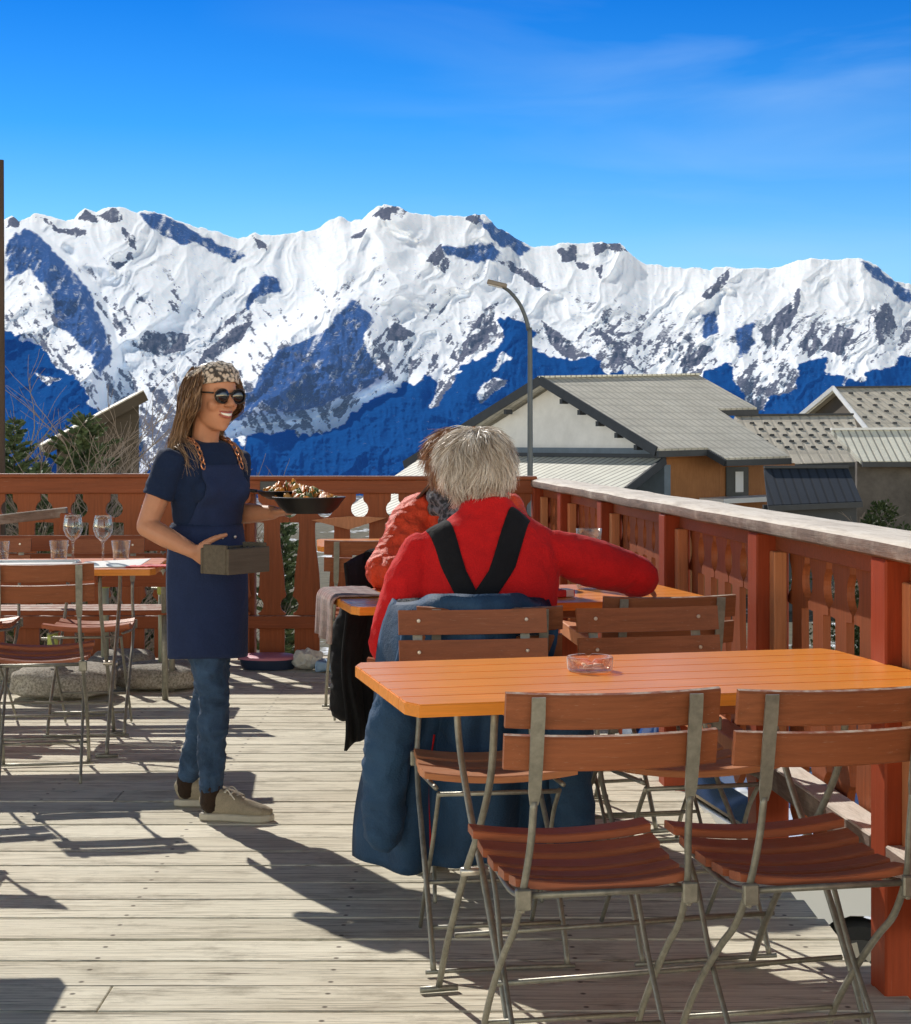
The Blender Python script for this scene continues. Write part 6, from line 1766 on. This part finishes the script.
def red_diner():
    O = Vector((.022, 6.28, 0)); rz = R(180)
    t = thing('person', 'auburn-haired diner in red-orange jacket and dark scarf, half hidden behind the grey-haired one', 'person', O, rz)
    sh = [Vector((s * .168, .07, 1.025)) for s in (1, -1)]
    el = [Vector((.285, .285, .832)), Vector((-.235, .29, .83))]
    wr = [Vector((.07, .42, .85)), Vector((-.08, .44, .845))]
    HM = Matrix.Translation((.01, .15, 1.105)) @ Matrix.Rotation(R(-12), 4, 'Z') @ Matrix.Rotation(R(-6), 4, 'X')
    hip = [Vector((.09, .0, .535)), Vector((-.09, 0, .535))]; kn = [Vector((.11, .40, .52)), Vector((-.12, .40, .52))]; an = [Vector((.12, .33, .09)), Vector((-.12, .33, .09))]
    bm = new(); head_shapes(bm, HM, 1.0)
    limb(bm, [(0, .06, .98), (.0, .095, 1.07), (.008, .125, 1.14)], [.06, .05, .052])
    loft(bm, [((0, 0, .47), .15, .10, (1, 0, 0)), ((0, .01, .62), .13, .085, (1, 0, 0)), ((0, .04, .82), .14, .085, (1, 0, 0)), ((0, .06, .96), .15, .08, (1, 0, 0)), ((0, .07, 1.03), .11, .05, (1, 0, 0))])
    for a, e, w_ in zip(sh, el, wr):
        limb(bm, [a, a.lerp(e, .5), e], [.045, .042, .036]); limb(bm, [e, e.lerp(w_, .5), w_], [.036, .034, .024])
    for h, k, a in zip(hip, kn, an):
        limb(bm, [h, h.lerp(k, .5), k], [.075, .066, .052]); limb(bm, [k, k.lerp(a, .4), a], [.052, .048, .032]); limb(bm, [a, a + Vector((0, .06, -.04)), a + Vector((.0, .13, -.05))], [.032, .028, .018])
    hand_shapes(bm, wr[0], (-.85, .5, 0), (0, 0, -1), 1, .35, .95); hand_shapes(bm, wr[1], (.85, .5, 0), (0, 0, -1), -1, .35, .95)
    body = remesh('body', bm, .0045, MAT['skin_fair'], t, 5); hb = bvh_of(body); hc = HM @ Vector((0, 0, .125))
    Hd = lambda a, e: (HM.to_3x3() @ Vector((math.sin(a) * math.cos(e), math.cos(a) * math.cos(e), math.sin(e))))
    bm = new()
    loft(bm, [((0, 0, .46), .19, .14, (1, 0, 0)), ((0, .008, .62), .175, .125, (1, 0, 0)), ((0, .035, .82), .178, .122, (1, 0, 0)), ((0, .06, .95), .175, .112, (1, 0, 0)), ((0, .07, 1.03), .145, .090, (1, 0, 0)), ((0, .08, 1.075), .085, .075, (1, 0, 0)), ((0, .09, 1.10), .070, .068, (1, 0, 0))], 28)
    for a, e, w_ in zip(sh, el, wr):
        d = e - a; limb(bm, [a - d * .1, a + d * .3, a.lerp(e, .65), e], [.066, .068, .062, .056], 18, 6); limb(bm, [e, e.lerp(w_, .5), w_], [.056, .052, .042], 18)
    remesh('jacket', bm, .006, MAT['red_jacket'], t, 4, .010, 13)
    bm = new(); loft(bm, [((0, 0, .46), .165, .12, (1, 0, 0)), ((0, 0, .56), .168, .12, (1, 0, 0))])
    for h, k, a in zip(hip, kn, an): limb(bm, [h, h.lerp(k, .5), k, k.lerp(a, .5), a], [.092, .080, .066, .060, .050], 18, 8)
    remesh('trousers', bm, .007, MAT['black_cloth'], t, 3, .004, 12)
    for a in an: shoe(t, 'shoe', a + Vector((0, -.05, -.09)), a + Vector((0, .2, -.09)), .245, (MAT['black_cloth'], MAT['rubber'], MAT['lace']))
    bm = new(); M = Matrix.Translation((.004, .098, 1.095)) @ Matrix.Rotation(R(-14), 4, 'X')
    for z, r_, k in ((0.0, .085, .034), (.034, .078, .030), (-.028, .094, .028)):
        tube(bm, [M @ Vector((r_ * 1.05 * math.cos(a), r_ * math.sin(a), z + .010 * math.sin(3 * a + z * 90))) for a in np.linspace(0, 2 * math.pi, 28)], k, 12)
    limb(bm, [M @ Vector((.03, .095, -.02)), M @ Vector((.05, .125, -.09)), M @ Vector((.045, .13, -.17))], [.036, .030, .034])
    remesh('scarf', bm, .006, MAT['scarf'], t, 3, .007, 18)
    cap(t, hb, hc, Hd, 'hair_auburn', .85, -.75, .005)
    short_hair(t, hb, hc, Hd, 'hair_auburn', 9, 9000, .085, .72, -.7, .0013, .006)
    eyes(t, HM)
    bm = new(); pts = []
    for x in np.linspace(-.023, .023, 7):
        h = hb.ray_cast(HM @ Vector((x, .3, .055)), HM.to_3x3() @ Vector((0, -1, 0))); pts.append(h[0] if h[0] else HM @ Vector((x, .09, .055)))
    tube(bm, pts, [.002, .005, .002], 8); obj('mouth', bm, MAT['lips'], t, True)
red_diner()

# ------------------------------------------------------------------ clothes and cloths left on the furniture
def draped_coat(name, label, cx, cy, rz, ztop, zhem, w0, w1, depth, mat, seed, lining=None, front=.35, side_lit=False):
    "a coat over a chair back: over the top, down the back in hanging folds, a little down the front"
    t = thing(name, label, 'jacket', (cx, cy, 0), rz)
    def surf(q, s):
        # q < 0 in front of the back rest, q in 0..1 down the back
        if q < 0:
            z = ztop - (-q) * front; y = .035 + .03 * (-q); w_ = w0
        else:
            z = ztop - q * (ztop - zhem); y = -.045 - depth * q ** .8; w_ = w0 + (w1 - w0) * q ** .7
        k = max(q, 0)
        fold = (.040 * math.sin(s * 9 + seed + .8 * q) + .024 * math.sin(s * 17 + 2 * seed + q * 3) + .045 * mnoise.noise(Vector((s * 3, q * 3, seed)))) * (.15 + k)
        wrap = .27 * (abs(s) ** 2.2) * (1 if q >= 0 else -.2)
        if -.12 < q < .0: y *= (-q) / .12
        zz = z - .03 * abs(s) ** 3 + (.020 * math.sin(s * 5 + seed) * k)
        if 0 <= q < .08: zz -= .012 * (q / .1) ** 2
        return Vector((s * w_ + .01 * math.sin(q * 9 + s * 3), y + wrap - fold, max(zz, .012)))
    qs = list(np.linspace(-1, 0, 8)) + list(np.linspace(.03, 1, 34))
    rows = [[surf(q, s) for s in np.linspace(-1, 1, 61)] for q in qs]
    o = sheet('shell', rows, .012, mat, t)
    # the two hanging sleeves
    for s in (-1, 1):
        bm = new()
        x = s * (w0 + .015)
        limb(bm, [(x * .80, -.05, ztop - .22), (x * 1.02, -.07, ztop - .33), (x * 1.10, -.05 - depth * .5, ztop - .48), (x * 1.14, -.06 - depth * .6, max(zhem + .10, ztop - .66))], [.060, .066, .060, .052], 18, 6)
        remesh('sleeve', bm, .008, mat, t, 2, .009, 10)
    if lining:
        bm = new(); pts = [surf(q, -.42) + Vector((0, -.012, 0)) for q in np.linspace(.50, .97, 16)]; tube(bm, pts, .0045, 8); obj('zip', bm, lining, t, True)
    return t
draped_coat('ski_jacket', 'navy blue ski jacket draped over the grey-haired diner\'s chair, its hem near the deck', .060, 4.705, R(4), .868, .13, .215, .33, .02, MAT['blue_coat'], 1.3, MAT['red_wool'])
draped_coat('coat', 'long black coat hung over the chair of the diner in red-orange', -.255, 6.735, R(178), .862, .12, .155, .165, .02, MAT['black_cloth'], 4.1, front=.72)
def shawl():
    p = T1.location; rz = T1.rotation_euler.z
    t = thing('shawl', 'grey and red checked shawl draped over the left end of the middle table', 'shawl', (p.x, p.y, 0), rz)
    rows = []
    for j in range(25):
        y = -.02 + .34 * j / 24; row = []
        for i in range(30):
            u = i / 29 * .31            # along: from the table top over the end and down
            flat = .155
            if u < flat:
                x, z = -.61 + (flat - u), .7785 + .004 * abs(mnoise.noise(Vector((u * 18, y * 14, 3))))
            else:
                d = u - flat; x = -.613 - .012 * min(1, d / .02) - .018 * math.sin(y * 38 + 1) * (d / .25) ** 1.0 - .012 * d; z = .778 - d
            row.append(Vector((x, y, z)))
        rows.append(row)
    sheet('cloth', rows, .006, MAT['check'], t, off=1)
shawl()
